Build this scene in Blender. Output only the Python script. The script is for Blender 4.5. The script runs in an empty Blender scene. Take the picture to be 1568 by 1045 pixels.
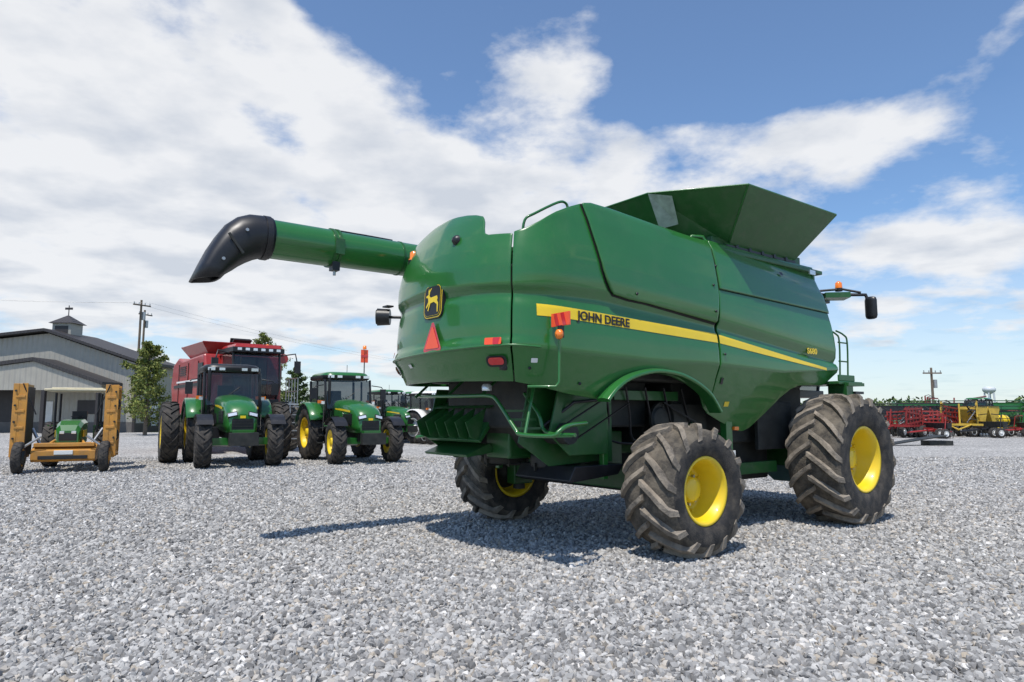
import bpy, math, random, bmesh
import numpy as np
from mathutils import Vector, Matrix
random.seed(7); rng=np.random.default_rng(5)
scene=bpy.context.scene
COL=bpy.context.collection
rad=math.radians

# ------------------------------------------------------------ materials
def mat(name,col,rough=.5,metal=0.,coat=0.,var=.12,scale=3.,bump=0.,bscale=40.,dust=None,alpha=1.,spec=.5):
    m=bpy.data.materials.new(name);m.use_nodes=True;nt=m.node_tree;N=nt.nodes;L=nt.links
    b=N["Principled BSDF"]
    tc=N.new("ShaderNodeTexCoord")
    nz=N.new("ShaderNodeTexNoise");nz.inputs["Scale"].default_value=scale;nz.inputs["Detail"].default_value=5
    L.new(tc.outputs["Object"],nz.inputs["Vector"])
    r=N.new("ShaderNodeValToRGB");r.color_ramp.elements[0].position=.3;r.color_ramp.elements[1].position=.7
    r.color_ramp.elements[0].color=[c*(1-var) for c in col]+[1];r.color_ramp.elements[1].color=[min(1,c*(1+var)) for c in col]+[1]
    L.new(nz.outputs["Fac"],r.inputs["Fac"])
    out=r.outputs["Color"]
    if dust:
        n2=N.new("ShaderNodeTexNoise");n2.inputs["Scale"].default_value=dust[3];n2.inputs["Detail"].default_value=7;n2.inputs["Roughness"].default_value=.65
        L.new(tc.outputs["Object"],n2.inputs["Vector"])
        mr=N.new("ShaderNodeMapRange");mr.inputs[1].default_value=dust[4];mr.inputs[2].default_value=dust[5];mr.inputs[4].default_value=dust[6]
        L.new(n2.outputs["Fac"],mr.inputs[0])
        mx=N.new("ShaderNodeMix");mx.data_type='RGBA';L.new(mr.outputs[0],mx.inputs[0]);L.new(out,mx.inputs[6]);mx.inputs[7].default_value=(*dust[:3],1)
        out=mx.outputs[2]
        rr=N.new("ShaderNodeMapRange");rr.inputs[3].default_value=rough;rr.inputs[4].default_value=min(1,rough+.35);L.new(mr.outputs[0],rr.inputs[0]);L.new(rr.outputs[0],b.inputs["Roughness"])
    L.new(out,b.inputs["Base Color"])
    if not dust: b.inputs["Roughness"].default_value=rough
    b.inputs["Metallic"].default_value=metal
    b.inputs["Coat Weight"].default_value=coat;b.inputs["Coat Roughness"].default_value=.05
    b.inputs["Specular IOR Level"].default_value=spec
    if alpha<1: b.inputs["Alpha"].default_value=alpha
    if bump:
        n3=N.new("ShaderNodeTexNoise");n3.inputs["Scale"].default_value=bscale;n3.inputs["Detail"].default_value=4
        L.new(tc.outputs["Object"],n3.inputs["Vector"])
        bp=N.new("ShaderNodeBump");bp.inputs["Strength"].default_value=bump;bp.inputs["Distance"].default_value=.02
        L.new(n3.outputs["Fac"],bp.inputs["Height"]);L.new(bp.outputs["Normal"],b.inputs["Normal"])
    return m
GREEN=mat("green_paint",(.020,.142,.024),.30,0,.7,.07,1.5,.012,2.2,dust=(.12,.18,.09,2.6,.5,.9,.22))
GREEND=mat("green_frame_paint",(.013,.092,.018),.45,0,.2,.12,3,dust=(.16,.15,.12,5,.5,.8,.3))
YEL=mat("yellow_paint",(.82,.58,.015),.4,0,.3,.06,3,dust=(.35,.28,.15,6,.5,.85,.2))
TYRE=mat("tyre_rubber",(.022,.021,.021),.8,0,0,.2,6,.35,60,dust=(.17,.145,.115,7,.42,.72,.5))
LUG=mat("tyre_tread_dusty",(.11,.096,.08),.85,0,0,.25,8,.5,45,dust=(.36,.305,.24,5,.34,.62,.85))
TREAD=mat("tyre_carcass_dusty",(.045,.04,.034),.9,0,0,.25,8,.5,45,dust=(.20,.17,.13,6,.36,.62,.7))
BLACK=mat("black_plastic",(.014,.014,.016),.40,0,0,.2,4,dust=(.12,.11,.10,4,.55,.85,.2))
GAPSHADE=mat("gap_shade_black",(.006,.008,.006),.7)  # near-black colour standing in for the shade in panel gaps
DARK=mat("dark_steel",(.024,.026,.024),.6,.2,0,.3,5,dust=(.12,.11,.09,4,.45,.8,.35))
GLASS=mat("cab_glass",(.02,.03,.032),.05,0,0,.05,2,alpha=.6,spec=.9)
RED=mat("red_paint",(.36,.02,.017),.38,0,.4,.1,2,dust=(.3,.2,.15,3,.5,.85,.25))
ORANGE=mat("orange_paint",(.56,.26,.04),.5,0,.1,.15,3,dust=(.22,.15,.09,4,.42,.75,.55))
AMBER=mat("amber_lens",(.9,.22,.02),.2,0,.5,.05,4)
SMV=mat("reflective_orange",(.95,.10,.03),.35,0,.2,.05,4)
REDL=mat("red_lens",(.6,.015,.02),.15,0,.8,.05,8)
STEEL=mat("bare_steel",(.45,.45,.44),.4,.8,0,.15,5)
LAMP=mat("lamp_lens",(.75,.78,.8),.1,.4,.5,.05,4)
WHITE=mat("white_paint",(.75,.75,.72),.5,0,.1,.06,3)
WOOD=mat("weathered_wood",(.16,.12,.085),.85,0,0,.25,6,.3,20)
BEIGE=mat("canvas_beige",(.6,.54,.38),.8,0,0,.08,4)

# ------------------------------------------------------------ mesh builder
class MB:
    def __init__(s): s.v=[];s.f=[];s.m=[];s.mats=[];s.sm=[]
    def mi(s,m):
        if m not in s.mats: s.mats.append(m)
        return s.mats.index(m)
    def add(s,vs,fs,m,smooth=False):
        o=len(s.v);s.v+= [tuple(v) for v in vs];k=s.mi(m)
        for f in fs: s.f.append([o+i for i in f]);s.m.append(k);s.sm.append(smooth)
    def box(s,c,d,m,rot=None,taper=None):
        x,y,z=d[0]/2,d[1]/2,d[2]/2
        vs=[Vector((a*x,b*y,e*z)) for e in(-1,1) for a,b in((-1,-1),(1,-1),(1,1),(-1,1))]
        if taper: 
            for i in range(4,8): vs[i].x*=taper[0];vs[i].y*=taper[1]
        if rot: 
            R=Matrix.Rotation(rot[2],3,'Z')@Matrix.Rotation(rot[1],3,'Y')@Matrix.Rotation(rot[0],3,'X');vs=[R@v for v in vs]
        vs=[v+Vector(c) for v in vs]
        s.add(vs,[(3,2,1,0),(4,5,6,7),(0,1,5,4),(1,2,6,5),(2,3,7,6),(3,0,4,7)],m)
    def cyl(s,p0,p1,r,m,n=16,r2=None,caps=True):
        s.tube([p0,p1],r,m,n,r2,caps)
    def tube(s,pts,r,m,n=10,r2=None,caps=True):
        pts=[Vector(p) for p in pts];vs=[];prev=None;K=len(pts)
        for i,p in enumerate(pts):
            if i==0:t=pts[1]-p
            elif i==K-1:t=p-pts[i-1]
            else:t=(pts[i+1]-p).normalized()+(p-pts[i-1]).normalized()
            t.normalize()
            if prev is None:
                a=Vector((0,0,1)) if abs(t.z)<.9 else Vector((1,0,0));x=t.cross(a).normalized()
            else: x=(prev-t*prev.dot(t)).normalized()
            prev=x;y=t.cross(x);rr=r if r2 is None else r+(r2-r)*i/(K-1)
            if isinstance(r,(list,tuple)): rr=r[i]
            for k in range(n):
                a=2*math.pi*k/n;vs.append(p+(x*math.cos(a)+y*math.sin(a))*rr)
        fs=[(i*n+k,i*n+(k+1)%n,(i+1)*n+(k+1)%n,(i+1)*n+k) for i in range(K-1) for k in range(n)]
        s.add(vs,fs,m,True)
        if caps:
            s.add(vs[:n],[tuple(range(n))[::-1]],m);s.add(vs[-n:],[tuple(range(n))],m)
    def lathe(s,prof,m,n=48,c=(0,0,0),axis='Y',smooth=True):
        vs=[]
        for (h,r) in prof:
            for k in range(n):
                a=2*math.pi*k/n
                if axis=='Y': vs.append((c[0]+r*math.sin(a),c[1]+h,c[2]+r*math.cos(a)))
                elif axis=='Z': vs.append((c[0]+r*math.cos(a),c[1]+r*math.sin(a),c[2]+h))
                else: vs.append((c[0]+h,c[1]+r*math.cos(a),c[2]+r*math.sin(a)))
        fs=[(i*n+k,i*n+(k+1)%n,(i+1)*n+(k+1)%n,(i+1)*n+k) for i in range(len(prof)-1) for k in range(n)]
        s.add(vs,fs,m,smooth)
    def prism(s,poly,y0,y1,m,axis='Y'):
        n=len(poly)
        if axis=='Y': vs=[(a,y0,b) for a,b in poly]+[(a,y1,b) for a,b in poly]
        elif axis=='X': vs=[(y0,a,b) for a,b in poly]+[(y1,a,b) for a,b in poly]
        else: vs=[(a,b,y0) for a,b in poly]+[(a,b,y1) for a,b in poly]
        s.add(vs,[tuple(range(n))[::-1],tuple(range(n,2*n))]+[(i,(i+1)%n,n+(i+1)%n,n+i) for i in range(n)],m)
    def loft(s,secs,m,smooth=True,caps=True,closed=True):
        n=len(secs[0]);vs=[p for q in secs for p in q]
        kk=n if closed else n-1
        fs=[(i*n+k,i*n+(k+1)%n,(i+1)*n+(k+1)%n,(i+1)*n+k) for i in range(len(secs)-1) for k in range(kk)]
        s.add(vs,fs,m,smooth)
        if caps: s.add(secs[0],[tuple(range(n))[::-1]],m);s.add(secs[-1],[tuple(range(n))],m)
    def mesh(s,name):
        me=bpy.data.meshes.new(name);me.from_pydata(s.v,[],s.f)
        for m in s.mats: me.materials.append(m)
        me.polygons.foreach_set("material_index",s.m);me.polygons.foreach_set("use_smooth",s.sm);me.update()
        return me
    def obj(s,name,parent=None,loc=(0,0,0),rot=(0,0,0),bevel=0,recalc=True,solid=0):
        me=s.mesh(name)
        if recalc:
            bm=bmesh.new();bm.from_mesh(me);bmesh.ops.recalc_face_normals(bm,faces=bm.faces);bm.to_mesh(me);bm.free()
        o=bpy.data.objects.new(name,me);COL.objects.link(o);o.location=loc;o.rotation_euler=rot
        if parent: o.parent=parent
        if solid:
            md=o.modifiers.new("s","SOLIDIFY");md.thickness=solid;md.offset=-1
        if bevel:
            md=o.modifiers.new("b","BEVEL");md.width=bevel;md.segments=2;md.limit_method='ANGLE';md.angle_limit=rad(40);md.harden_normals=False
        return o
def empty(name,loc=(0,0,0),rz=0,parent=None):
    e=bpy.data.objects.new(name,None);COL.objects.link(e);e.location=loc;e.rotation_euler=(0,0,rz);e.empty_display_size=.3
    if parent:e.parent=parent
    return e
def inst(name,me,parent,loc,rot=(0,0,0),sc=(1,1,1)):
    o=bpy.data.objects.new(name,me);COL.objects.link(o);o.parent=parent;o.location=loc;o.rotation_euler=rot;o.scale=sc;return o

# ------------------------------------------------------------ wheels (axle along y, +y = outer side)
def tyre_mesh(name,Rt,W,Rr,nl,lh,sweep,lw=.075,lugmat=None,seg=64):
    treadm=TREAD if lugmat is None else lugmat
    lugmat=lugmat or LUG
    b=MB();Rc=Rt-lh;h=W/2
    half=[(h*.80,Rr),(h*.94,Rr+.04),(h*1.0,Rr+(Rc-Rr)*.35),(h*1.02,Rr+(Rc-Rr)*.6),(h*.985,Rc-.10)]
    sh=[(h*.985,Rc-.10),(h*.90,Rc-.035),(h*.7,Rc-.014),(h*.35,Rc-.003)]
    b.lathe(half,TYRE,seg);b.lathe([(-a,r) for a,r in half],TYRE,seg)
    b.lathe([(h*.965,Rr+.075),(h*.995,Rr+.085),(h*.99,Rr+.10)],TYRE,seg)
    b.lathe(sh+[(0,Rc)]+[(-a,r) for a,r in sh[::-1]],treadm,seg)
    P=[(-.03*W,Rc-.01,0,1,1),(.2*W,Rc-.012,0,1,1),(.36*W,Rc-.022,.1,.99,1),(.455*W,Rc-.05,.55,.83,.9),(.495*W,Rc-.13,.98,.2,.42)]
    T=[0,.3,.58,.84,1.0]
    for sd in (1,-1):
        for k in range(nl):
            a0=2*math.pi*(k+(.5 if sd<0 else 0))/nl
            vs=[]
            jit=1+.003*math.sin(k*7.3)
            for (y,r,ny,nr,hf),t in zip(P,T):
                a=a0-sweep*t
                for (da,hh) in((-lw/2,0),(-lw*.34,lh*hf),(lw*.34,lh*hf),(lw/2,0)):
                    wd=1.3 if t>.5 else 1
                    aa=a+da*wd/Rt;yy=(y+ny*hh*.6);rr=r+nr*hh*jit if t<.9 else r+nr*hh
                    vs.append((rr*math.sin(aa),sd*yy,rr*math.cos(aa)))
            fs=[(4*i+j,4*i+j+1,4*i+j+5,4*i+j+4) for i in range(4) for j in range(3)]+[(0,1,2,3),(19,18,17,16)]
            b.add(vs,fs,lugmat)
    me=b.mesh(name);bm=bmesh.new();bm.from_mesh(me);bmesh.ops.recalc_face_normals(bm,faces=bm.faces);bm.to_mesh(me);bm.free()
    return me
def rim_mesh(name,Rr,W,m,disc=.05,hubc=None):
    b=MB();w=W
    prof=[(w*.385,Rr-.01),(w*.43,Rr+.028),(w*.445,Rr+.02),(w*.43,Rr-.012),(w*.36,Rr-.03),(w*.30,Rr-.055),(w*disc+.03,Rr-.075),(w*disc,Rr-.10),
          (w*disc+.0,Rr*.62),(w*disc+.05,Rr*.56),(w*disc+.05,.15),(w*disc+.14,.135),(w*disc+.15,.11),(w*disc+.15,.0)]
    b.lathe(prof,m,56)
    back=[(w*disc,Rr-.10),(w*disc-.02,Rr-.075),(-w*.3,Rr-.05),(-w*.43,Rr-.01),(-w*.44,Rr+.03),(-w*.385,Rr-.01)]
    b.lathe(back,m,56)
    b.lathe([(w*disc-.02,Rr-.09),(w*disc-.04,.2),(w*disc-.2,.18),(w*disc-.2,0)],DARK,32)
    for k in range(10):
        a=2*math.pi*k/10;r=Rr*.47
        b.cyl((r*math.sin(a),w*disc+.04,r*math.cos(a)),(r*math.sin(a),w*disc+.085,r*math.cos(a)),.018,STEEL,8)
    for k in range(8):
        a=2*math.pi*(k+.5)/8;r=Rr*.78
        b.cyl((r*math.sin(a),w*disc-.01,r*math.cos(a)),(r*math.sin(a),w*disc+.035,r*math.cos(a)),.022,m,8)
    return b.mesh(name)
def wheel(par,name,tm,rm,loc,side,spin=0.):
    e=empty(name,loc,0,par)
    inst("tyre",tm,e,(0,0,0),(0,spin,0))
    inst("rim",rm,e,(0,0,0),(0,spin,0 if side>0 else math.pi))
    return e

# ============================================================ COMBINE
HAR=empty("combine_harvester",(.93,9.43,0),rad(37.3))
def cr(P,n=8):
    out=[]
    for i in range(len(P)-1):
        p0=P[max(i-1,0)];p1=P[i];p2=P[i+1];p3=P[min(i+2,len(P)-1)]
        for k in range(n):
            t=k/n
            out.append(tuple(.5*((2*b)+(-a+c)*t+(2*a-5*b+4*c-d)*t*t+(-a+3*b-3*c+d)*t**3) for a,b,c,d in zip(p0,p1,p2,p3)))
    out.append(P[-1]);return out
hp=[(-1.3,1.5),(-1.55,1.497),(-1.8,1.465),(-2.0,1.385),(-2.15,1.27),(-2.27,1.08),(-2.36,.8),(-2.42,.4),(-2.44,0)]
full=hp+[(a,-b) for a,b in hp[-2::-1]]
ct=np.array(cr(full));seg=np.r_[0,np.cumsum(np.linalg.norm(np.diff(ct,axis=0),axis=1))]
LT=seg[-1];UC=-1.3-LT/2;UL=-1.3-LT
def Cu(u):
    if u>=-1.3: return (u,1.5)
    if u<=UL: return (-1.3+(UL-u),-1.5)
    d=-1.3-u
    return (float(np.interp(d,seg,ct[:,0])),float(np.interp(d,seg,ct[:,1])))
def u_of_r(r):
    i=np.argmin(abs(ct[6:-6,1]-r))+6;return -1.3-seg[i]
I=lambda x,t: float(np.interp(x,[a for a,_ in t],[b for _,b in t]))
tab=sorted
ZC=tab([(4.2,2.30),(2.6,2.2),(.93,2.24),(-.2,2.22),(-1.5,2.26),(-2.2,2.31),(UC,2.29),(UL,2.25),(UL-6,2.25)])
ZU=tab([(4.2,2.42),(1.05,2.78),(-1.05,2.93),(-2.2,2.91),(UC,2.97),(UL,2.9),(UL-6,2.9)])
ZB=tab([(4.2,2.3),(4.1,2.24),(3.9,2.11),(3.77,2.06),(3.4,2.05),(3.11,2.04),(2.9,1.98),(2.66,1.84),(2.4,1.62),(2.14,1.43),(2.02,1.385),(1.90,1.38),(1.5,1.5),(1.06,1.65),(1.0,1.69),(.85,1.86),(.6,1.98),(.28,2.07),(0,2.105),(-.2,2.10),(-.45,2.06),(-.65,1.99),(-.85,1.88),(-.97,1.78),(-1.05,1.79),(-1.47,1.84),(-1.92,1.92),(-2.2,1.96),(UC,1.99),(UL+.5,1.99),(UL,2.0),(UL-6,2.0)])
ZTB=tab([(1.2,3.96),(.87,3.96),(.09,4.0),(-.3,4.03),(-.72,4.06),(-1.05,4.065),(-1.2,4.03),(-1.35,3.97),(-1.6,3.86),(-1.85,3.72),(-2.05,3.62),(-2.3,3.57)])
us=u_of_r(.80)
ZTA=tab([(-1.9,3.56),(-2.2,3.57),(us+.14,3.60),(us+.07,3.63),(us+.03,3.70),(us-.02,3.81),(us-.08,3.875),(us-.25,3.93),(us-.45,3.97),(UC+.1,4.0),(UC-.1,4.01),(UC-.5,3.99),(UC-.9,3.90),(UC-1.2,3.79),(UC-1.5,3.62),(UC-1.8,3.5),(UL-1,3.45),(UL-6,3.45)])
IS=[(1.2,.36),(1.6,.24),(1.9,.13),(2.2,.03),(2.27,0),(2.31,-.012),(2.5,-.008),(2.74,.02),(2.84,.055),(2.90,.055),(2.95,.018),(3.1,0),(3.3,.012),(3.5,.045),(3.8,.11),(4.0,.17),(4.08,.22),(4.3,.3)]
IR=[(1.2,.5),(1.6,.38),(1.9,.22),(2.2,.06),(2.26,.01),(2.30,-.01),(2.36,.0),(2.40,.035),(2.55,.03),(2.8,.05),(2.87,.075),(2.93,.07),(2.99,.03),(3.2,.04),(3.4,.09),(3.6,.17),(3.8,.27),(3.95,.37),(4.1,.5)]
def surf(u,z,off=0.):
    s,r=Cu(u);e=.02;a=Cu(u+e);b=Cu(u-e);t=(a[0]-b[0],a[1]-b[1]);l=math.hypot(*t);n=(-t[1]/l,t[0]/l)
    zc=I(u,ZC);zu=I(u,ZU)
    zn=z-zc+2.27 if z<zc else (z-zu+2.9 if z>zu else 2.27+(z-zc)/(zu-zc)*.63)
    wr=n[0]**2
    ins=I(zn,IS)*(1-wr)+I(zn,IR)*wr
    return (s+n[0]*(off-ins),-(r+n[1]*(off-ins)),z)
def fullpanel(name,u0,u1,ZT,m=GREEN,nu=None,off=0.,slant=(0,0),thick=.025):
    nu=nu or max(8,int(abs(u1-u0)/.04));b=MB();vs=[];rows=None
    for i in range(nu+1):
        u=u0+(u1-u0)*i/nu
        zb,zc,zu,zt=I(u,ZB),I(u,ZC),I(u,ZU),I(u,ZT)
        zs=list(np.linspace(zb,zc,6))+list(np.linspace(zc,zu,20))[1:]+list(np.linspace(zu,zt,24))[1:]
        rows=len(zs);w0=1-i/nu;w1=i/nu
        for z in zs: vs.append(surf(u+(slant[0]*w0+slant[1]*w1)*(z-2.3),z,off))
    fs=[(i*rows+j,i*rows+j+1,(i+1)*rows+j+1,(i+1)*rows+j) for i in range(nu) for j in range(rows-1)]
    b.add(vs,fs,m,True)
    o=b.obj(name,HAR,recalc=False,bevel=.010)
    md=o.modifiers.new("s","SOLIDIFY");md.thickness=thick;md.offset=-1
    o.modifiers.move(1,0)
    return o
def overlay(name,uL,uR,zb,zt,m,off=.03,nu=40,nz=24,thick=.03,bevel=.012,grow=0.,gap_shade=False):
    b=MB();vs=[]
    for i in range(nu+1):
        for j in range(nz+1):
            t=i/nu;q=j/nz;z=3.2
            for _ in range(4):
                a,c=uL(z)-grow,uR(z)+grow
                u=a+(c-a)*t;z0,z1=zb(u)-grow,zt(u)
                z=z0+(z1-z0)*q
            vs.append(surf(u,z,off))
    R=nz+1
    fs=[(i*R+j,(i+1)*R+j,(i+1)*R+j+1,i*R+j+1) for i in range(nu) for j in range(nz)]
    b.add(vs,fs,m,True)
    o=b.obj(name,HAR,recalc=False)
    if thick:
        md=o.modifiers.new("s","SOLIDIFY");md.thickness=thick;md.offset=-1
    if bevel:
        md=o.modifiers.new("b","BEVEL");md.width=bevel;md.segments=2;md.limit_method='ANGLE';md.angle_limit=rad(40)
    if gap_shade: overlay(name+"_gap_shade",uL,uR,zb,lambda u:zt(u)-.01,GAPSHADE,.006,nu,nz,0,0,.016)  # black strip past the panel edge paints the seam's shade
    return o
uA=u_of_r(1.27)
fullpanel("rear_hood",uA-.009,UL-.6,ZTA)
fullpanel("side_shield_rear",1.092,uA+.009,ZTB)
ZTD=tab([(1.0,4.0),(4.2,3.97)])
fullpanel("side_shield_front",4.14,1.119,ZTD,slant=(-.07,.05))
fullpanel("side_shield_far",UL-.612,UL-5.4,ZTA)
UPL=[(2.8,-.58),(2.88,-.70),(2.94,-.82),(3.02,-.91),(3.12,-.98),(3.25,-1.03),(3.6,-1.11),(4.1,-1.21)]
overlay("engine_side_panel",lambda z:I(z,UPL),lambda z:1.06+(z-2.8)*.10,
        lambda u:I(u,[(-.85,2.975),(-.6,2.945),(-.3,2.93),(1.05,2.80)]),lambda u:I(u,ZTB)+.004,GREEN,.045,60,34,.035,.02,gap_shade=True)
overlay("tank_side_panel",lambda z:1.15+(z-2.8)*.07,lambda z:4.15-.065*(z-2.3),lambda u:3.28-(u-1.1)*.02,lambda u:3.985,GREEN,.024,50,16,.03,.01,gap_shade=True)
st_t=tab([(-1.93,2.785),(1.09,2.665),(3.78,2.325)]);st_b=tab([(-1.93,2.655),(1.09,2.545),(3.78,2.285)])
overlay("yellow_stripe",lambda z:-1.93,lambda z:1.085,lambda u:I(u,st_b),lambda u:I(u,st_t),YEL,.005,60,6,0,0)
overlay("yellow_stripe_front",lambda z:1.13,lambda z:3.78,lambda u:I(u,st_b),lambda u:I(u,st_t),YEL,.005,60,6,0,0)
def text(body,size,loc,rot,m,par,name,ext=.002,sx=1.,bold=.0):
    cu=bpy.data.curves.new(name,"FONT");cu.body=body;cu.size=size;cu.extrude=ext;cu.align_x='CENTER';cu.align_y='CENTER';cu.offset=bold
    o=bpy.data.objects.new(name,cu);COL.objects.link(o);o.parent=par;o.location=loc;o.rotation_euler=rot;o.scale=(sx,1,1);cu.materials.append(m);return o
text("JOHN DEERE",.135,surf(-1.00,2.675,.012),(rad(90),rad(1.8),0),BLACK,HAR,"side_lettering",.002,1.06,.004)
text("S680",.12,surf(3.42,2.56,.012),(rad(90),0,0),YEL,HAR,"model_lettering",.002,1.2,.003)
def rrect(w,h,r,n=5):
    out=[]
    for cx,cy,a0 in((w/2-r,h/2-r,0),(-w/2+r,h/2-r,90),(-w/2+r,-h/2+r,180),(w/2-r,-h/2+r,270)):
        for k in range(n+1):
            a=rad(a0+90*k/n);out.append((cx+r*math.cos(a),cy+r*math.sin(a)))
    return out
def flatpatch(b,poly,uc,zc,off,m):
    p0=Vector(surf(uc,zc,off));px_=(Vector(surf(uc+.05,zc,off))-Vector(surf(uc-.05,zc,off))).normalized();pz=(Vector(surf(uc,zc+.08,off))-Vector(surf(uc,zc-.08,off))).normalized()
    b.add([p0+px_*a+pz*d for a,d in poly],[tuple(range(len(poly)))],m)
def plate(name,poly,uc,zc,off,m,th=.02):
    b=MB();flatpatch(b,poly,uc,zc,off,m);o=b.obj(name,HAR,recalc=False)
    md=o.modifiers.new("s","SOLIDIFY");md.thickness=th;md.offset=-1
    return o
ub=u_of_r(.10)
plate("badge_base",rrect(.41,.43,.095),ub,2.935,.040,BLACK,.07)
b=MB()
flatpatch(b,rrect(.385,.405,.085),ub,2.935,.043,YEL)
flatpatch(b,rrect(.362,.382,.078),ub,2.935,.046,BLACK)
flatpatch(b,rrect(.338,.358,.07),ub,2.935,.049,YEL)
flatpatch(b,rrect(.325,.345,.065),ub,2.935,.052,BLACK)
deer=[(-.10,.02),(-.085,.05),(-.03,.045),(.03,.04),(.055,.06),(.05,.10),(.02,.135),(.03,.14),(.06,.115),(.07,.14),(.08,.11),(.075,.075),(.115,.06),(.11,.045),(.08,.04),(.07,.0),(.105,-.05),(.10,-.07),(.05,-.02),(.075,-.09),(.06,-.10),(.03,-.02),(-.03,-.01),(-.09,-.04),(-.10,-.12),(-.115,-.12),(-.115,-.03),(-.09,.0)]
flatpatch(b,[(-a*1.15,c*1.15) for a,c in deer],ub,2.93,.055,YEL)
b.obj("rear_badge",HAR,recalc=False)
b=MB();ut=u_of_r(.13)
tri=[(-.17,-.165),(.17,-.165),(.185,-.14),(.02,.17),(-.02,.17),(-.185,-.14)]
flatpatch(b,tri,ut,2.50,.035,REDL);flatpatch(b,[(a*.74,c*.74-.012) for a,c in tri],ut,2.50,.040,SMV)
b.obj("slow_moving_triangle",HAR,recalc=False)
for sg,nm in((1,"right"),(-1,"left")):
    b=MB();uu=u_of_r(1.12*sg)
    flatpatch(b,rrect(.20,.075,.012),uu,2.385,.022,SMV)
    flatpatch(b,rrect(.10,.074,.012),uu+.05*sg,2.385,.025,REDL)
    flatpatch(b,rrect(.25,.13,.05),uu,2.175,.022,BLACK)
    flatpatch(b,rrect(.19,.085,.038),uu,2.175,.034,REDL)
    b.obj("tail_lamp_"+nm,HAR,recalc=False)
b=MB()
b.tube([surf(u,I(u,ZC)+.03,.012) for u in np.linspace(-1.9,UL-.2,60)],.012,GREEN,8)
b.obj("rear_crease_moulding",HAR)
b=MB()
for (u,z) in((1.0,3.3),(1.0,2.95),(1.2,3.6),(1.2,2.4),(1.2,1.8),(-.5,3.02),(.6,2.9),(-2.0,2.1),(-1.3,1.95)):
    p=Vector(surf(u,z,.05 if z>2.9 and u<1.1 else .01));b.lathe([(0.0,.018),(-.012,.014),(-.014,0)],BLACK,10,tuple(p),'Y')
flatpatch(b,rrect(.09,.06,.008),2.9,3.72,.052,BLACK);flatpatch(b,rrect(.10,.07,.008),1.45,1.75,.006,YEL);flatpatch(b,rrect(.07,.05,.008),-1.95,2.18,.006,WHITE)
flatpatch(b,rrect(.08,.05,.008),u_of_r(-.5),2.2,.02,WHITE);flatpatch(b,rrect(.05,.09,.01),1.22,2.05,.012,BLACK)
b.obj("latches_and_labels",HAR,recalc=False)
arch=[(-.99,1.77),(-.93,1.83),(-.82,1.92),(-.65,2.015),(-.42,2.085),(-.18,2.125),(.05,2.125),(.3,2.095),(.55,2.02),(.75,1.93),(.88,1.84),(.98,1.73),(1.05,1.645)]
arch=cr(arch,4);secs=[]
for i,(s,z) in enumerate(arch):
    a=arch[max(i-1,0)];c=arch[min(i+1,len(arch)-1)];t=Vector((c[0]-a[0],c[1]-a[1])).normalized();n=Vector((-t.y,t.x));y=-1.36
    secs.append([(s-n.x*.02,y,z-n.y*.02),(s-n.x*.022,-1.54,z-n.y*.025),(s-n.x*.01,-1.555,z-n.y*.008),(s+n.x*.022,-1.55,z+n.y*.02),(s+n.x*.05,-1.47,z+n.y*.04),(s+n.x*.03,y,z+n.y*.03)])
b=MB();b.loft(secs,GREEN,False);b.obj("fender_arch",HAR,bevel=.008)
b=MB()
b.box((1.0,0,2.75),(5.4,2.3,1.45),DARK)
b.box((2.4,0,1.75),(3.2,1.9,1.1),DARK)
b.box((-.6,0,1.75),(2.0,1.7,.6),DARK)
b.box((.9,0,1.25),(4.6,.5,.35),GREEND)
b.box((2.2,.0,1.0),(1.9,1.7,.7),DARK)
b.box((1.1,0,1.45),(1.3,1.5,.5),DARK)
b.box((-1.80,0,2.85),(.5,1.9,.9),DARK)
b.box((-1.7,0,2.12),(.9,2.3,.08),BLACK)
b.obj("threshing_body",HAR,bevel=.03)
b=MB();b.box((-.1,0,3.5),(3.4,2.35,.06),GREEND);b.box((2.7,0,3.9),(3.0,2.6,.06),GREEND)
b.box((2.65,0,4.0),(2.3,2.3,.25),GREEND);b.box((4.02,0,3.1),(.06,2.5,1.7),GREEND)
b.obj("top_deck",HAR,bevel=.01)
b=MB()
rim=[(3.75,1.8),(1.44,1.8),(.66,.73),(.66,-.73),(1.44,-1.8),(3.75,-1.8)]
base=[(3.53,1.2),(1.82,1.2),(1.12,.62),(1.12,-.62),(1.82,-1.2),(3.53,-1.2)]
n=6
for i in range(n):
    j=(i+1)%n
    a,c=rim[i],rim[j];d,e=base[i],base[j]
    b.add([(d[0],-d[1],4.05),(e[0],-e[1],4.05),(c[0],-c[1],4.68),(a[0],-a[1],4.68)],[(0,1,2,3)],GREEND)
o=b.obj("grain_tank_extension",HAR,solid=.02)
b=MB()
for i in range(n):
    a,c=rim[i],rim[(i+1)%n];b.tube([(a[0],-a[1],4.68),(c[0],-c[1],4.68)],.012,GREEN,6)
    d=base[i];b.tube([(d[0],-d[1],4.05),(a[0],-a[1],4.68)],.011,GREEN,6)
for k in range(5):
    s=2.0+k*.32;b.box((s,-1.2,4.03),(.06,.05,.08),BLACK)
b.box((2.65,-1.2,4.0),(1.8,.03,.05),BLACK)
b.box((3.7,-1.40,3.83),(.16,.02,.07),LAMP)
b.tube([(1.05,-1.0,3.93),(1.12,-1.1,4.06),(1.28,-1.15,4.07),(1.34,-1.18,3.95)],.03,GREEN,8)
b.obj("tank_rim_and_hinges",HAR)
b=MB();b.add([(.645,-.74,4.669),(.83,-1.01,4.604),(1.09,-.90,4.274),(.95,-.68,4.224)],[(0,1,2,3)],mat("sunlit_patch",(.34,.40,.36),.4,0,0,.3,9));b.obj("painted_light_patch",HAR,recalc=False)  # pale quad: sunlit reflection painted onto the tank flap
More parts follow.
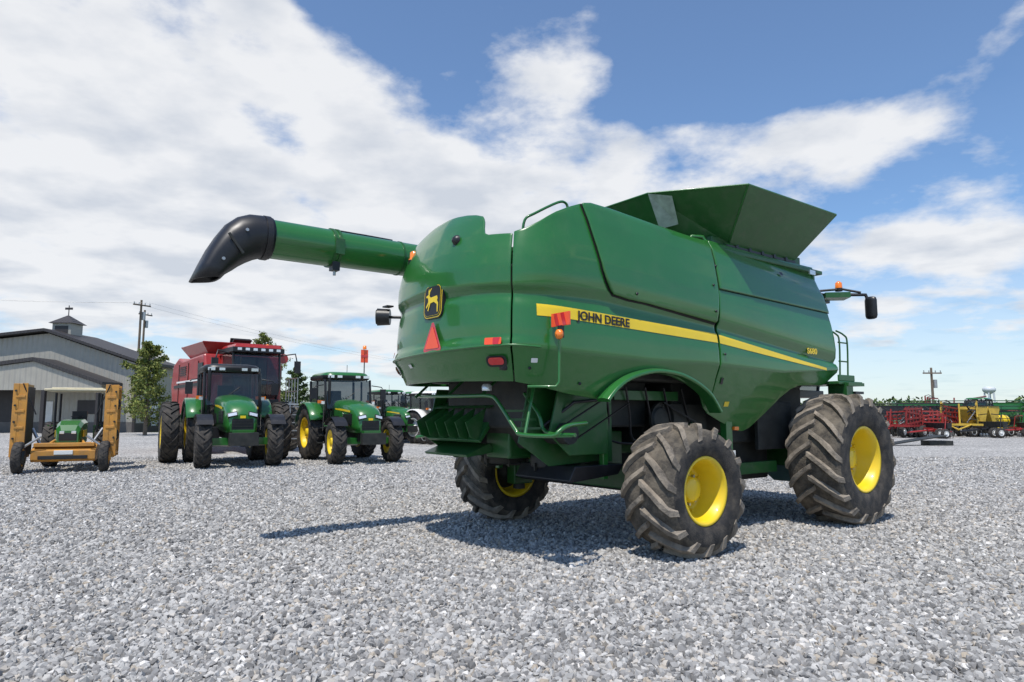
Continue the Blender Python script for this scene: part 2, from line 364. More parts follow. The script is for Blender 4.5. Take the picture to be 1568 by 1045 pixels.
# unloading auger
b=MB();y0=1.56
b.tube([(1.6,y0-.05,3.74),(1.0,y0,3.8),(-1.7,y0,3.8),(-2.95,y0,3.8)],.235,GREEN,32)
b.tube([(-2.93,y0,3.8),(-3.86,y0,3.8)],.245,GREEN,32)
for s in(-2.93,-3.0): b.tube([(s,y0,3.8),(s-.035,y0,3.8)],.262,GREEND,32)
b.tube([(-2.9,y0,4.05),(-2.5,y0,4.05),(-2.1,y0,4.045)],.014,BLACK,8)
b.box((-2.98,y0-.1,3.54),(.10,.12,.12),BLACK);b.box((-2.97,y0-.24,3.78),(.12,.05,.2),GREEND)
b.tube([(-2.98,y0-.1,3.5),(-2.98,y0-.1,3.42)],.02,STEEL,8)
b.tube([(-2.0,y0,3.8),(-2.03,y0,3.8)],.242,GREEND,32)
b.obj("unloading_auger_tube",HAR)
b=MB()
SP=[((-3.80,4.062),(-3.80,3.538),.262),((-3.93,4.07),(-3.92,3.53),.268),((-4.07,4.06),(-4.0,3.50),.27),((-4.21,4.0),(-4.09,3.45),.268),((-4.34,3.885),(-4.17,3.395),.262),((-4.44,3.73),(-4.235,3.34),.255),((-4.53,3.56),(-4.29,3.30),.25),((-4.61,3.37),(-4.335,3.265),.245),((-4.69,3.17),(-4.38,3.21),.24)]
secs=[]
for i,(o_,in_,rb) in enumerate(SP):
    cx,cz=(o_[0]+in_[0])/2,(o_[1]+in_[1])/2;hx,hz_=(o_[0]-in_[0])/2,(o_[1]-in_[1])/2;sec=[]
    e=1 if i<3 else max(.6,1-.08*(i-2))
    for k in range(28):
        an=2*math.pi*k/28;ca,sa=math.cos(an),math.sin(an);ca=math.copysign(abs(ca)**e,ca);sa=math.copysign(abs(sa)**e,sa)
        sec.append((cx+hx*ca,y0+rb*sa,cz+hz_*ca))
    secs.append(sec)
b.loft(secs,BLACK,True,caps=False)
b.obj("auger_spout",HAR,solid=.02)
b=MB();b.tube([(-3.83,y0,3.80),(-3.9,y0,3.80)],.277,BLACK,32)
b.box((-4.27,y0-.275,3.62),(.28,.015,.03),DARK,rot=(0,rad(52),0));b.cyl((-4.15,y0-.25,3.80),(-4.15,y0-.285,3.80),.02,STEEL,8);b.cyl((-4.40,y0-.235,3.42),(-4.40,y0-.27,3.42),.02,STEEL,8)
b.obj("spout_collar",HAR)
b=MB()
b.box((-2.12,.88,3.60),(.14,.12,.03),GREEND);b.tube([(-2.0,.85,3.40),(-2.12,.88,3.6)],.03,GREEND)
b.lathe([(0,.075),(.03,.075),(.03,.06),(.12,.058),(.14,.03),(.145,0)],AMBER,16,(-2.12,.88,3.615),'Z')
b.lathe([(-.03,.08),(.03,.08)],BLACK,16,(-2.12,.88,3.6),'Z')
b.obj("rear_beacon",HAR)
b=MB();b.tube([(-2.0,1.30,2.93),(-2.25,1.52,2.94)],.02,BLACK)
b.tube([(-2.16,1.46,2.94),(-2.3,1.56,2.94)],[.11,.12],BLACK,20);b.tube([(-2.30,1.56,2.94),(-2.315,1.57,2.94)],.10,DARK,20);b.box((-2.2,1.45,3.08),(.1,.14,.02),BLACK)
b.obj("rear_work_lamp",HAR)
b=MB();p=Vector(surf(u_of_r(.42),3.62,0));b.lathe([(-.06,.0),(-.055,.03),(-.03,.055),(0,.065)],BLACK,16,tuple(p),'X')
b.obj("rear_camera",HAR)
b=MB()
b.tube(cr([(-1.80,-1.02,3.60),(-1.78,-1.04,3.80),(-1.66,-1.08,3.89),(-1.34,-1.1,4.07),(-1.22,-1.1,4.09),(-1.18,-1.1,4.02),(-1.18,-1.08,3.88)],4),.016,GREEN,8)
b.obj("top_handrail",HAR)
b=MB()
b.tube([(-2.05,-1.42,1.90),(-1.80,-1.58,1.90),(-1.77,-1.60,1.95),(-1.78,-1.62,2.42)],.016,GREEN,8)
b.box((-1.78,-1.64,2.60),(.02,.28,.14),SMV)
for q in(-.08,.03): b.prism([(q-.02-1.64,2.535),(q+.03-1.64,2.535),(q+.07-1.64,2.665),(q+.02-1.64,2.665)],-1.795,-1.791,REDL,'X')
b.box((-1.78,-1.64,2.47),(.03,.07,.13),BLACK)
b.lathe([(0,0),(.0,.055),(-.03,.05),(-.045,.03),(-.05,0)],AMBER,16,(-1.80,-1.65,2.44),'X')
b.obj("side_marker",HAR)
# rear platform tubes / ladder
b=MB()
b.tube(cr([(-1.85,1.25,1.86),(-1.95,.6,1.84),(-1.95,-.2,1.83),(-1.95,-.62,1.82),(-1.95,-.78,1.74),(-1.95,-1.08,1.46),(-1.95,-1.2,1.40),(-1.95,-1.7,1.40),(-1.93,-1.76,1.44),(-1.8,-1.76,1.5),(-1.4,-1.6,1.52)],4),.023,GREEN,10)
b.tube(cr([(-1.6,-.8,1.85),(-1.6,-1.05,1.62),(-1.6,-1.18,1.42),(-1.6,-1.65,1.40)],4),.022,GREEN,10)
for r in(.9,1.0,1.1):
    z=1.70-(r-.85)*.95;b.box((-1.78,-r,z),(.34,.045,.025),GREEND)
b.box((-1.78,-1.42,1.385),(.30,.42,.015),GREEND);b.tube([(-1.95,-1.25,1.4),(-1.7,-1.1,1.95)],.018,GREEN,8)
for y in(1.1,.3,-.45): b.tube([(-1.95,y,1.835),(-1.7,y,2.05)],.018,GREEND,8)
b.lathe([(-.05,.055),(.0,.06),(.03,.04),(.035,0)],LAMP,14,(-2.0,-.62,1.93),'Z')
b.obj("rear_ladder",HAR)
# straw chopper and spreader
b=MB()
b.prism([(-1.45,1.9),(-1.5,1.5),(-1.25,1.2),(-.5,1.15),(-.4,1.95)],-.85,1.1,DARK)
b.prism([(-1.4,1.80),(-1.62,1.72),(-1.66,1.69),(-1.45,1.76)],-.2,1.15,GREEND)
b.prism([(-1.42,1.78),(-1.75,1.30),(-1.72,1.27),(-1.38,1.70)],-.1,1.12,GREEND)
for k in range(6):
    y=-.08+k*.235;b.prism([(-1.62,1.70),(-1.93,1.52),(-1.86,1.34),(-1.74,1.30)],y,y+.012,GREEND)
for y in(-.88,1.12): b.prism([(-1.6,1.95),(-1.75,1.3),(-1.3,1.02),(-.5,1.05),(-.4,1.95)],y,y+.02,GREEND)
b.prism([(-1.45,1.25),(-1.80,1.12),(-1.78,1.09),(-1.3,1.15)],.1,1.1,GREEND)
b.prism([(-1.35,1.95),(-1.5,1.4),(-1.2,1.15),(-.6,1.15),(-.6,1.95)],-1.12,-1.09,GREEND)
b.tube([(-1.5,-.95,1.45),(-1.2,-1.2,1.75),(-.6,-1.2,1.8)],.02,BLACK,6)
b.tube([(-1.3,-.9,1.4),(-1.3,-1.25,1.4)],.12,DARK,16);b.tube([(-1.3,-1.2,1.52),(-.4,-1.2,1.95)],.012,BLACK,6);b.tube([(-1.3,-1.2,1.28),(-.3,-1.2,1.75)],.012,BLACK,6)
b.obj("straw_chopper",HAR,bevel=.006)
b=MB()
for yy in(-.45,.55):
    b.lathe([(-.10,.26),(-.08,.30),(.06,.30),(.08,.26),(.1,.1),(.1,0)],DARK,28,(-.85,yy,1.06),'Z')
    for a in range(6): b.box((-.85+.2*math.cos(a*1.05),yy+.2*math.sin(a*1.05),.98),(.26,.02,.1),DARK,rot=(0,0,a*1.05))
b.box((-.85,.02,1.12),(.3,1.7,.08),GREEND);b.box((-.7,-.5,1.25),(.5,.6,.3),DARK)
b.prism([(-1.1,1.02),(-1.2,.86),(-1.15,.84),(-.4,.90),(-.3,1.02)],-1.1,-.1,BLACK)
b.box((-.6,-1.05,1.25),(.08,.08,.8),GREEN);b.box((-.6,1.05,1.25),(.08,.08,.8),GREEN)
b.obj("residue_spreader",HAR,bevel=.01)
b=MB()
b.box((0,0,.82),(.28,2.7,.26),GREEND);b.cyl((0,-1.45,.76),(0,1.45,.76),.11,DARK,16)
for sg in(-1,1):
    b.cyl((0,sg*1.36,.5),(0,sg*1.36,1.0),.09,DARK,12);b.box((0,sg*1.34,.75),(.34,.2,.34),GREEND)
    b.tube([(.25,sg*.3,.72),(.22,sg*1.3,.72)],.035,STEEL,10)
    b.box((0,sg*.55,1.15),(.35,.14,.5),GREEND)
b.obj("rear_axle",HAR,bevel=.015)
b=MB()
b.box((3.82,0,1.02),(.45,2.2,.42),GREEND);b.cyl((3.82,-1.5,.96),(3.82,1.5,.96),.17,DARK,18)
for sg in(-1,1):
    b.cyl((3.82,sg*1.05,.98),(3.82,sg*1.30,.98),.34,GREEND,24)
    b.box((2.9,sg*1.12,1.45),(.9,.06,.7),DARK)
    b.box((1.62,sg*1.2,1.2),(.14,.1,1.0),GREEN);b.box((1.45,sg*1.1,1.05),(.5,.08,.62),GREEND);b.box((1.75,sg*1.25,1.42),(.1,.06,.05),AMBER)
    b.box((1.66,sg*1.26,1.05),(.12,.02,.14),WHITE if sg<0 else BLACK)
    b.box((.95,sg*1.0,1.5),(.9,.08,.5),DARK)
    b.box((2.3,sg*1.1,.85),(1.2,.1,.16),GREEND)
for k in range(5): b.tube(cr([(-.6+k*.35,-1.1,1.95),(-.5+k*.37,-1.05,1.6),(-.45+k*.4,-1.02,1.3),(.1+k*.3,-1.0,1.25)],3),.016,BLACK,6)
b.lathe([(0,.22),(.05,.22),(.05,.16),(.02,.14),(.02,0)],DARK,24,(.45,-1.08,1.55),'Y')
b.lathe([(0,.16),(.05,.16),(.05,.1),(.02,.09),(.02,0)],GREEND,24,(1.1,-1.08,1.35),'Y')
b.tube([(.45,-1.1,1.77),(1.1,-1.1,1.51)],.012,BLACK,6);b.tube([(.45,-1.1,1.33),(1.1,-1.1,1.19)],.012,BLACK,6)
b.box((.2,-1.0,1.85),(1.2,.1,.12),GREEND);b.box((-.5,-1.0,1.5),(.1,.1,.9),GREEND)
b.obj("front_axle_and_frame",HAR,bevel=.01)
b=MB()
b.prism([(4.05,2.0),(4.75,2.0),(4.88,2.5),(4.8,3.55),(4.05,3.55)],-.82,.82,GLASS)
b.box((4.5,0,3.62),(1.25,1.85,.16),BLACK);b.box((4.5,0,3.72),(1.1,1.6,.1),GREEND)
for y in(-.82,.82):
    b.box((4.12,y,2.8),(.08,.05,1.6),BLACK);b.tube([(4.76,y,2.0),(4.89,y,2.5),(4.81,y,3.56)],.03,BLACK,8)
b.box((4.45,0,1.95),(.9,1.7,.12),BLACK)
b.box((4.3,-1.25,2.1),(.75,.75,.05),GREEND);b.box((4.3,-1.55,2.18),(.5,.03,.1),GREEND)
b.obj("operator_cab",HAR,bevel=.02)
b=MB();b.tube([(4.75,-.9,3.60),(5.05,-1.25,3.64),(5.2,-1.5,3.62),(5.22,-1.55,3.45)],.03,BLACK,8)
b.loft([[(5.22+.045*math.cos(a)*q,-1.57+.10*math.sin(a)*q,z) for a in np.linspace(0,2*math.pi,15)[:-1]] for z,q in((3.20,.5),(3.215,.85),(3.26,1),(3.52,1),(3.565,.85),(3.58,.5))],BLACK)
b.tube([(4.75,-.9,3.72),(5.0,-1.2,3.74),(5.15,-1.45,3.66)],.02,BLACK,8)
b.box((4.95,-1.1,3.62),(.4,.35,.09),GREEND,rot=(0,0,rad(-45)))
b.lathe([(0,.06),(.09,.055),(.12,.02),(.12,0)],AMBER,14,(5.0,-1.15,3.76),'Z');b.lathe([(-.05,.06),(.0,.065)],BLACK,14,(5.0,-1.15,3.76),'Z')
b.obj("mirror_and_beacon",HAR,bevel=.0)
b=MB()
for x in(4.2,4.45): b.tube(cr([(x,-1.5,2.12),(x,-1.52,2.75),(x-.04,-1.49,2.88),(x-.15,-1.42,2.95)],4),.014,GREEND,8)
for z in(2.45,2.75): b.tube([(4.2,-1.5,z),(4.45,-1.5,z)],.012,GREEND,8)
b.box((4.36,-1.5,2.08),(.5,.36,.05),GREEND);b.box((4.45,-1.55,1.95),(.26,.26,.04),BLACK);b.box((4.2,-1.5,2.0),(.2,.3,.22),GREEND)
b.obj("cab_platform_rail",HAR)
b=MB();b.prism([(4.3,1.9),(4.3,1.1),(5.6,.35),(5.75,.95)],-.6,.6,GREEND);b.obj("feeder_house",HAR,bevel=.02)
tF=tyre_mesh("tyre_front",.98,.80,.47,18,.068,rad(25),.095);rF=rim_mesh("rim_front",.46,.80,YEL,.02)
tR=tyre_mesh("tyre_rear",.775,.70,.375,15,.066,rad(29),.092);rR=rim_mesh("rim_rear",.365,.70,YEL,-.02)
wheel(HAR,"front_wheel_right",tF,rF,(3.82,-1.66,.955),-1,.1)
wheel(HAR,"front_wheel_left",tF,rF,(3.82,1.66,.955),1,.3)
wheel(HAR,"rear_wheel_right",tR,rR,(.02,-1.74,.755),-1,.05)
wheel(HAR,"rear_wheel_left",tR,rR,(.0,1.74,.755),1,.2)

# ============================================================ TRACTORS
tTR=tyre_mesh("tractor_rear_tyre",.95,.48,.52,18,.05,rad(22),.07,TYRE,40);rTR=rim_mesh("tractor_rear_rim",.51,.48,YEL,.05)
tTF=tyre_mesh("tractor_front_tyre",.70,.42,.37,16,.045,rad(24),.065,TYRE,40);rTF=rim_mesh("tractor_front_rim",.36,.42,YEL,.05)
rTW=rim_mesh("light_rear_rim",.51,.48,WHITE,.05);rTFW=rim_mesh("light_front_rim",.36,.42,WHITE,.05)
def tractor(loc,heading,paint=GREEN,duals=False,white=False,scale=1.,name="farm_tractor",roofm=None,rr=YEL,flag=False):
    T=empty(name,(loc[0],loc[1],0),heading);T.scale=(scale,)*3
    roofm=roofm or paint
    def sec(x,wt,wb,zt,zb,ch=.12):
        return [(x,-wb,zb),(x,-wb*1.03,zb+.2),(x,-wt*1.02,zt-ch*1.8),(x,-wt,zt-ch),(x,-wt+ch*.5,zt-ch*.35),(x,-wt+ch*1.4,zt),(x,-.08,zt+.035),(x,.08,zt+.035),(x,wt-ch*1.4,zt),(x,wt-ch*.5,zt-ch*.35),(x,wt,zt-ch),(x,wt*1.02,zt-ch*1.8),(x,wb*1.03,zb+.2),(x,wb,zb)]
    b=MB();b.loft([sec(.95,.48,.46,2.04,1.15),sec(1.6,.48,.46,2.01,1.1),sec(2.4,.46,.45,1.92,1.02),sec(2.9,.43,.43,1.80,.98),sec(3.15,.39,.40,1.68,.98),sec(3.27,.34,.36,1.56,.98),sec(3.33,.28,.32,1.44,1.0)],paint)
    b.obj("hood",T,bevel=.0)
    b=MB();b.box((3.325,0,1.18),(.04,.56,.34),BLACK);
    for k in range(4): b.box((3.35,0,1.06+k*.08),(.015,.52,.015),DARK)
    for sg in(-1,1):
        b.box((3.31,sg*.26,1.45),(.10,.22,.085),LAMP,rot=(rad(-14*sg),rad(-25),rad(18*sg)))
        b.box((3.28,sg*.26,1.455),(.11,.26,.125),BLACK,rot=(rad(-14*sg),rad(-25),rad(18*sg)))
        b.box((2.45,sg*.462,1.4),(.8,.03,.34),BLACK);b.box((1.4,sg*.485,1.35),(.5,.02,.3),BLACK)
        b.box((2.0,sg*.482,1.70),(1.5,.012,.06),rr,rot=(0,rad(4),0))
        for k in range(4): b.box((2.45,sg*.48,1.28+k*.08),(.76,.012,.012),DARK)
    b.box((3.34,0,1.40),(.03,.14,.07),rr)
    b.obj("grille_and_lamps",T)
    b=MB();b.box((1.5,0,.95),(3.2,.5,.35),DARK);b.box((2.8,0,.72),(.35,1.5,.2),paint);b.box((3.35,0,.85),(.35,.55,.4),paint);b.box((3.6,0,.80),(.25,.75,.35),DARK)
    b.box((0,0,.95),(.6,1.9,.35),DARK);b.box((2.8,0,.9),(.5,.6,.4),DARK)
    for sg in(-1,1):
        b.box((1.25,sg*.55,.85),(1.0,.32,.5),BLACK);b.tube([(2.7,sg*.2,.6),(2.7,sg*.7,.62)],.04,STEEL,8)
        for k in range(3): b.box((.85,sg*(.80+.03*k),1.1-.25*k),(.4,.22,.04),DARK)
        b.tube([(1.1,sg*.85,1.0),(1.15,sg*.85,2.0)],.015,BLACK,6)
        q=[(2.8+.78*math.cos(a),.78*math.sin(a)+.7) for a in np.linspace(rad(40),rad(140),9)]
        for (x0,z0),(x1,z1) in zip(q[:-1],q[1:]):
            b.add([(x0,sg*.74,z0),(x1,sg*.74,z1),(x1,sg*1.15,z1),(x0,sg*1.15,z0)],[(0,1,2,3)],BLACK)
    b.obj("chassis",T,bevel=.01)
    b=MB()
    for sg in(-1,1):
        q=[(1.05*math.cos(a),1.05*math.sin(a)+.95) for a in np.linspace(rad(25),rad(165),12)]
        top=[(x,sg*.62,z) for x,z in q];outr=[(x,sg*1.22,z-.02) for x,z in q];lip=[(x*.97,sg*1.25,z-.08) for x,z in q]
        vs=top+outr+lip;n=len(q)
        b.add(vs,[(i,i+1,n+i+1,n+i) for i in range(n-1)]+[(n+i,n+i+1,2*n+i+1,2*n+i) for i in range(n-1)],paint,True)
        b.box((.95,sg*.85,1.98),(.06,.3,.10),AMBER)
    b.obj("rear_fenders",T,solid=.02)
    b=MB();b.prism([(-.62,1.35),(.95,1.3),(1.18,1.75),(1.02,2.72),(-.7,2.72)],-.78,.78,GLASS)
    b.obj("cab_glass",T)
    b=MB()
    for sg in(-1,1):
        b.tube([(.95,sg*.79,1.3),(1.19,sg*.79,1.75),(1.03,sg*.79,2.74)],.04,BLACK,6);b.tube([(.2,sg*.80,1.3),(.15,sg*.80,2.72)],.035,BLACK,6)
        b.tube([(-.62,sg*.79,1.35),(-.7,sg*.79,2.74)],.045,BLACK,6)
        b.tube([(1.05,sg*.85,2.55),(1.2,sg*1.15,2.5),(1.2,sg*1.2,2.45)],.018,BLACK,6);b.box((1.2,sg*1.22,2.25),(.05,.2,.36),BLACK)
        b.box((1.13,sg*.62,2.84),(.06,.2,.09),LAMP);b.box((1.13,sg*.32,2.84),(.06,.16,.08),LAMP);b.box((1.12,sg*.86,1.95),(.08,.14,.1),LAMP)
    rf=[[(.1+1.02*q*math.copysign(abs(math.cos(a))**.35,math.cos(a)),.86*q*math.copysign(abs(math.sin(a))**.35,math.sin(a)),z) for a in np.linspace(0,2*math.pi,33)[:-1]] for z,q in((2.75,.96),(2.79,1.0),(2.89,1.0))]
    b.loft(rf,BLACK,True)
    rf=[[(.1+.98*q*math.copysign(abs(math.cos(a))**.4,math.cos(a)),.83*q*math.copysign(abs(math.sin(a))**.4,math.sin(a)),z) for a in np.linspace(0,2*math.pi,33)[:-1]] for z,q in((2.88,1.),(2.94,.98),(2.99,.9),(3.02,.7))]
    b.loft(rf,roofm,True)
    b.box((-.25,0,1.75),(.5,.5,.15),BLACK);b.box((-.48,0,2.1),(.14,.48,.6),BLACK);b.tube([(.7,0,1.4),(.5,0,1.95)],.03,BLACK,6);b.lathe([(0,.2),(.03,.2)],BLACK,16,(.48,0,1.97),'Z')
    b.box((.1,0,1.35),(1.5,1.5,.12),BLACK);b.tube([(1.2,-.5,1.75),(1.15,.2,2.3)],.012,BLACK,5);b.box((.7,0,1.55),(.3,.5,.5),BLACK)
    b.tube([(.98,-.62,1.2),(1.12,-.66,1.9),(1.12,-.66,2.85)],.05,BLACK,10);b.tube([(-.3,.4,2.98),(-.3,.4,3.35)],.01,BLACK,5)
    b.obj("cab_frame_and_roof",T,bevel=.0)
    if flag:
        b=MB();b.tube([(.6,.84,2.7),(.62,.72,3.0),(.62,.72,3.75)],.02,BLACK,6);b.box((.62,.72,3.62),(.03,.26,.46),SMV);b.box((.64,.72,3.62),(.01,.26,.08),REDL);b.lathe([(0,.07),(.12,.06),(.14,0)],AMBER,12,(.62,.72,3.87),'Z');b.obj("warning_panel",T)
    Rr=rTW if white else rTR;Rf=rTFW if white else rTF
    for sg,nm in((1,"left"),(-1,"right")):
        wheel(T,"rear_wheel_"+nm,tTR,Rr,(0,sg*.95,.93),sg,random.random())
        if duals: wheel(T,"outer_dual_"+nm,tTR,Rr,(0,sg*1.62,.93),sg,random.random())
        w=wheel(T,"front_wheel_"+nm,tTF,Rf,(2.8,sg*.93,.69),sg,random.random());w.rotation_euler=(0,0,rad(-4))
    return T
def hd(x,y): return math.atan2(y,x)
tractor((-9.9,23.8),hd(.50,-.87),duals=True,roofm=BLACK,scale=1.09)
tractor((-6.4,25.2),hd(.53,-.85),flag=True,scale=1.03)
tractor((-7.5,40.5),hd(.6,-.8),scale=1.0)
tractor((-4.7,38.5),hd(.75,-.66),paint=WHITE,roofm=WHITE,white=True,scale=.95,rr=BLACK)
tractor((-6.0,44),hd(-.2,-1),scale=1.0)
tractor((39.2,57.5),hd(-.75,-.66),scale=.98)
tractor((44.8,57.5),hd(-.6,-.8),scale=.95)

# compact tractor with folded batwing mower
M=empty("mower_tractor",(-12.80,19.9,0),hd(.42,-.9));M.scale=(.93,.90,1.0)
b=MB()
def sec(x,w,zt,zb): return [(x,-w,zb),(x,-w,zt-.1),(x,-w+.1,zt),(x,w-.1,zt),(x,w,zt-.1),(x,w,zb)]
b.loft([sec(-1.0,.38,1.46,.8),sec(-.2,.37,1.42,.75),sec(.15,.34,1.30,.75),sec(.25,.29,1.14,.78)],GREEN,False)
b.box((.26,0,.97),(.03,.48,.22),BLACK)
for sg in(-1,1): b.box((.27,sg*.16,1.09),(.03,.13,.08),LAMP);b.box((-.4,sg*.38,1.05),(.8,.02,.2),YEL)
b.obj("hood",M,bevel=.02)
b=MB()
for sg in(-1,1):
    b.tube([(-1.3,sg*.62,.8),(-1.3,sg*.62,2.25)],.04,BLACK,8);b.tube([(-2.2,sg*.62,.8),(-2.2,sg*.62,2.25)],.04,BLACK,8)
    b.box((-1.9,sg*.66,1.25),(.9,.36,.06),GREEN);b.box((-1.5,sg*.66,1.0),(.05,.36,.5),GREEN)
b.tube([(-1.1,0,1.1),(-1.35,0,1.5)],.02,BLACK,6);b.lathe([(0,.18),(.03,.18)],BLACK,14,(-1.37,0,1.52),'Z')
b.box((-1.8,0,1.15),(.4,.45,.12),BLACK);b.box((-2.0,0,1.45),(.1,.45,.5),BLACK);b.box((-1.2,0,.75),(2.2,.4,.3),DARK)
b.obj("roll_frame",M)
b=MB();b.box((-1.7,0,2.34),(1.5,1.85,.07),BEIGE);b.box((-1.7,0,2.39),(1.15,1.5,.05),BEIGE);b.obj("canopy",M,bevel=.03)
b=MB()
b.prism([(-.25,.35),(.75,.30),(.85,.36),(.85,.60),(.3,.80),(-.25,.80)],-.85,.85,ORANGE)
b.box((.62,0,.76),(.3,1.6,.1),ORANGE);b.box((.9,0,.42),(.05,1.3,.1),BLACK);b.box((.862,0,.55),(.02,.5,.12),WHITE)
b.tube([(.3,-.5,.75),(-.3,-.2,1.0)],.04,ORANGE,8);b.tube([(.3,.5,.75),(-.3,.2,1.0)],.04,ORANGE,8)
b.tube([(.4,-.65,.7),(.2,-.95,1.2)],.05,STEEL,8);b.tube([(.4,.65,.7),(.2,.95,1.2)],.05,STEEL,8)
b.obj("mower_deck",M,bevel=.01)
for sg,nm in((1,"left"),(-1,"right")):
    b=MB();y=sg*1.15
    b.box((.2,y,1.42),(1.25,.10,2.05),ORANGE);b.box((.2,y-sg*.08,1.42),(1.1,.05,1.9),DARK)
    for x in(-.4,.2,.8): b.box((x,y+sg*.12,1.42),(.07,.20,2.05),ORANGE)
    for z in(.5,.95,1.42,1.9,2.36): b.box((.2,y+sg*.12,z),(1.2,.20,.06),ORANGE)
    b.box((.82,y-.05*sg,1.42),(.05,.15,2.08),ORANGE);b.box((.82,y+.17*sg,1.45),(.05,.15,2.0),ORANGE)
    for z in(.8,1.25,1.7,2.1): b.box((.85,y+.05*sg,z),(.03,.24,.07),ORANGE);b.cyl((.84,y+.17*sg,z+.15),(.9,y+.17*sg,z+.15),.03,DARK,8)
    b.lathe([(0,.16),(.12,.16),(.16,.06),(.16,0)],DARK,14,(.2,y+sg*.1,1.0),'Y');b.lathe([(0,.16),(.12,.16),(.16,.06),(.16,0)],DARK,14,(.2,y+sg*.1,1.9),'Y')
    b.tube([(.9,y-.1*sg,.7),(.9,sg*.6,1.0)],.035,STEEL,8);b.tube([(.88,y,2.45),(.7,sg*.8,1.6)],.02,BLACK,6)
    b.obj("folded_wing_"+nm,M,bevel=.008)
tS=tyre_mesh("small_tyre",.44,.26,.22,14,.02,rad(20),.05,TYRE,28);rS=rim_mesh("small_rim",.215,.26,ORANGE,.1)
for sg,nm in((1,"left"),(-1,"right")):
    wheel(M,"gauge_wheel_"+nm,tS,rS,(1.0,sg*1.12,.44),sg);wheel(M,"rear_wheel_"+nm,tTF,rTF,(-1.8,sg*.75,.70),sg)

# red combine in the background
Rc=empty("red_combine_harvester",(-12.3,30.5,0),hd(.62,-.78));Rc.scale=(1.06,1.06,1.13)
b=MB();b.prism([(-4.2,1.6),(-4.6,2.6),(-4.3,3.5),(-3.4,3.75),(-2.6,3.6),(.8,3.7),(1.0,3.2),(1.0,1.5),(.2,1.3),(-3.2,1.4)],-1.55,1.55,RED)
b.obj("body",Rc,bevel=.08)
b=MB()
r0=[(-2.3,-1.2),(.5,-1.2),(.5,1.2),(-2.3,1.2)];r1=[(-2.7,-1.6),(.8,-1.6),(.8,1.6),(-2.7,1.6)]
for i in range(4):
    j=(i+1)%4;b.add([(*r0[i],3.6),(*r0[j],3.6),(*r1[j],4.15),(*r1[i],4.15)],[(0,1,2,3)],RED)
b.obj("grain_tank",Rc,solid=.03)
b=MB()
b.box((-2.8,.9,4.45),(.06,.9,.5),DARK,rot=(0,rad(25),0));b.box((-2.4,.8,4.35),(.9,.8,.04),BLACK,rot=(0,rad(-30),0))
for sg in(-1,1):
    b.box((-1.6,sg*1.565,2.55),(4.6,.03,.12),BLACK);b.box((-1.6,sg*1.57,2.72),(3.6,.02,.07),WHITE)
    for x in(-3.1,-1.5,.1): b.box((x,sg*1.56,2.5),(.03,.03,1.9),GAPSHADE)
    for k in range(5): b.box((-2.4,sg*1.57,3.0+.08*k),(1.1,.03,.035),BLACK)
    b.box((.5,sg*1.58,3.1),(.7,.03,.5),BLACK)
b.tube([(-3.4,.6,3.6),(-3.4,.6,4.2)],.09,BLACK,10)
b.obj("panels_and_stack",Rc)
b=MB();b.prism([(1.1,2.0),(2.2,2.0),(2.6,2.5),(2.45,3.65),(1.1,3.65)],-.9,.9,GLASS);b.box((1.8,0,3.76),(1.9,2.0,.18),BLACK);b.box((1.8,0,3.90),(1.8,1.9,.14),RED,taper=(.9,.9))
for y in np.linspace(-.75,.75,6): b.box((2.76,y,3.77),(.04,.16,.1),LAMP)
for y in(-.9,.9): b.tube([(2.2,y,2),(2.6,y,2.5),(2.45,y,3.7)],.05,BLACK,6);b.box((1.1,y,2.8),(.12,.08,1.6),RED)
b.box((1.5,0,2.35),(.5,.5,.12),BLACK);b.box((1.28,0,2.8),(.12,.5,.8),BLACK);b.tube([(2.2,0,2.0),(2.05,0,2.6)],.03,BLACK,6)
b.box((1.6,0,1.9),(1.6,1.9,.15),BLACK);b.prism([(1.2,1.9),(1.2,1.1),(2.9,.4),(3.1,1.0)],-.6,.6,RED)
b.lathe([(0,.08),(.14,.07),(.17,0)],AMBER,12,(1.3,.8,3.97),'Z')
b.obj("cab",Rc,bevel=.03)
b=MB()
for x in np.linspace(1.0,2.3,5): b.tube([(x,1.75,1.85),(x,1.75,2.8)],.022,STEEL,6)
for z in(2.3,2.8): b.tube([(1.0,1.75,z),(2.3,1.75,z)],.022,STEEL,6)
for k in range(5): b.box((2.5,1.7,.5+k*.3),(.25,.5,.03),STEEL)
b.tube([(2.5,1.45,.4),(2.3,1.45,1.9)],.03,STEEL,6);b.tube([(2.5,1.95,.4),(2.3,1.95,1.9)],.03,STEEL,6);b.box((1.6,1.4,1.8),(1.5,.8,.06),STEEL)
b.tube([(-4.8,1.75,3.5),(.6,1.75,3.65)],.2,RED,16)
for sg in(-1,1): b.tube([(2.3,sg*.9,3.6),(2.6,sg*1.5,3.7),(2.6,sg*1.6,3.3)],.03,BLACK,6);b.box((2.6,sg*1.6,3.2),(.06,.25,.45),BLACK)
b.obj("ladder_rails_auger",Rc)
for sg,nm in((1,"left"),(-1,"right")):
    wheel(Rc,"front_wheel_"+nm,tF,rF,(1.2,sg*1.7,.95),sg);wheel(Rc,"rear_wheel_"+nm,tTF,rTF,(-3.2,sg*1.4,.7),sg)

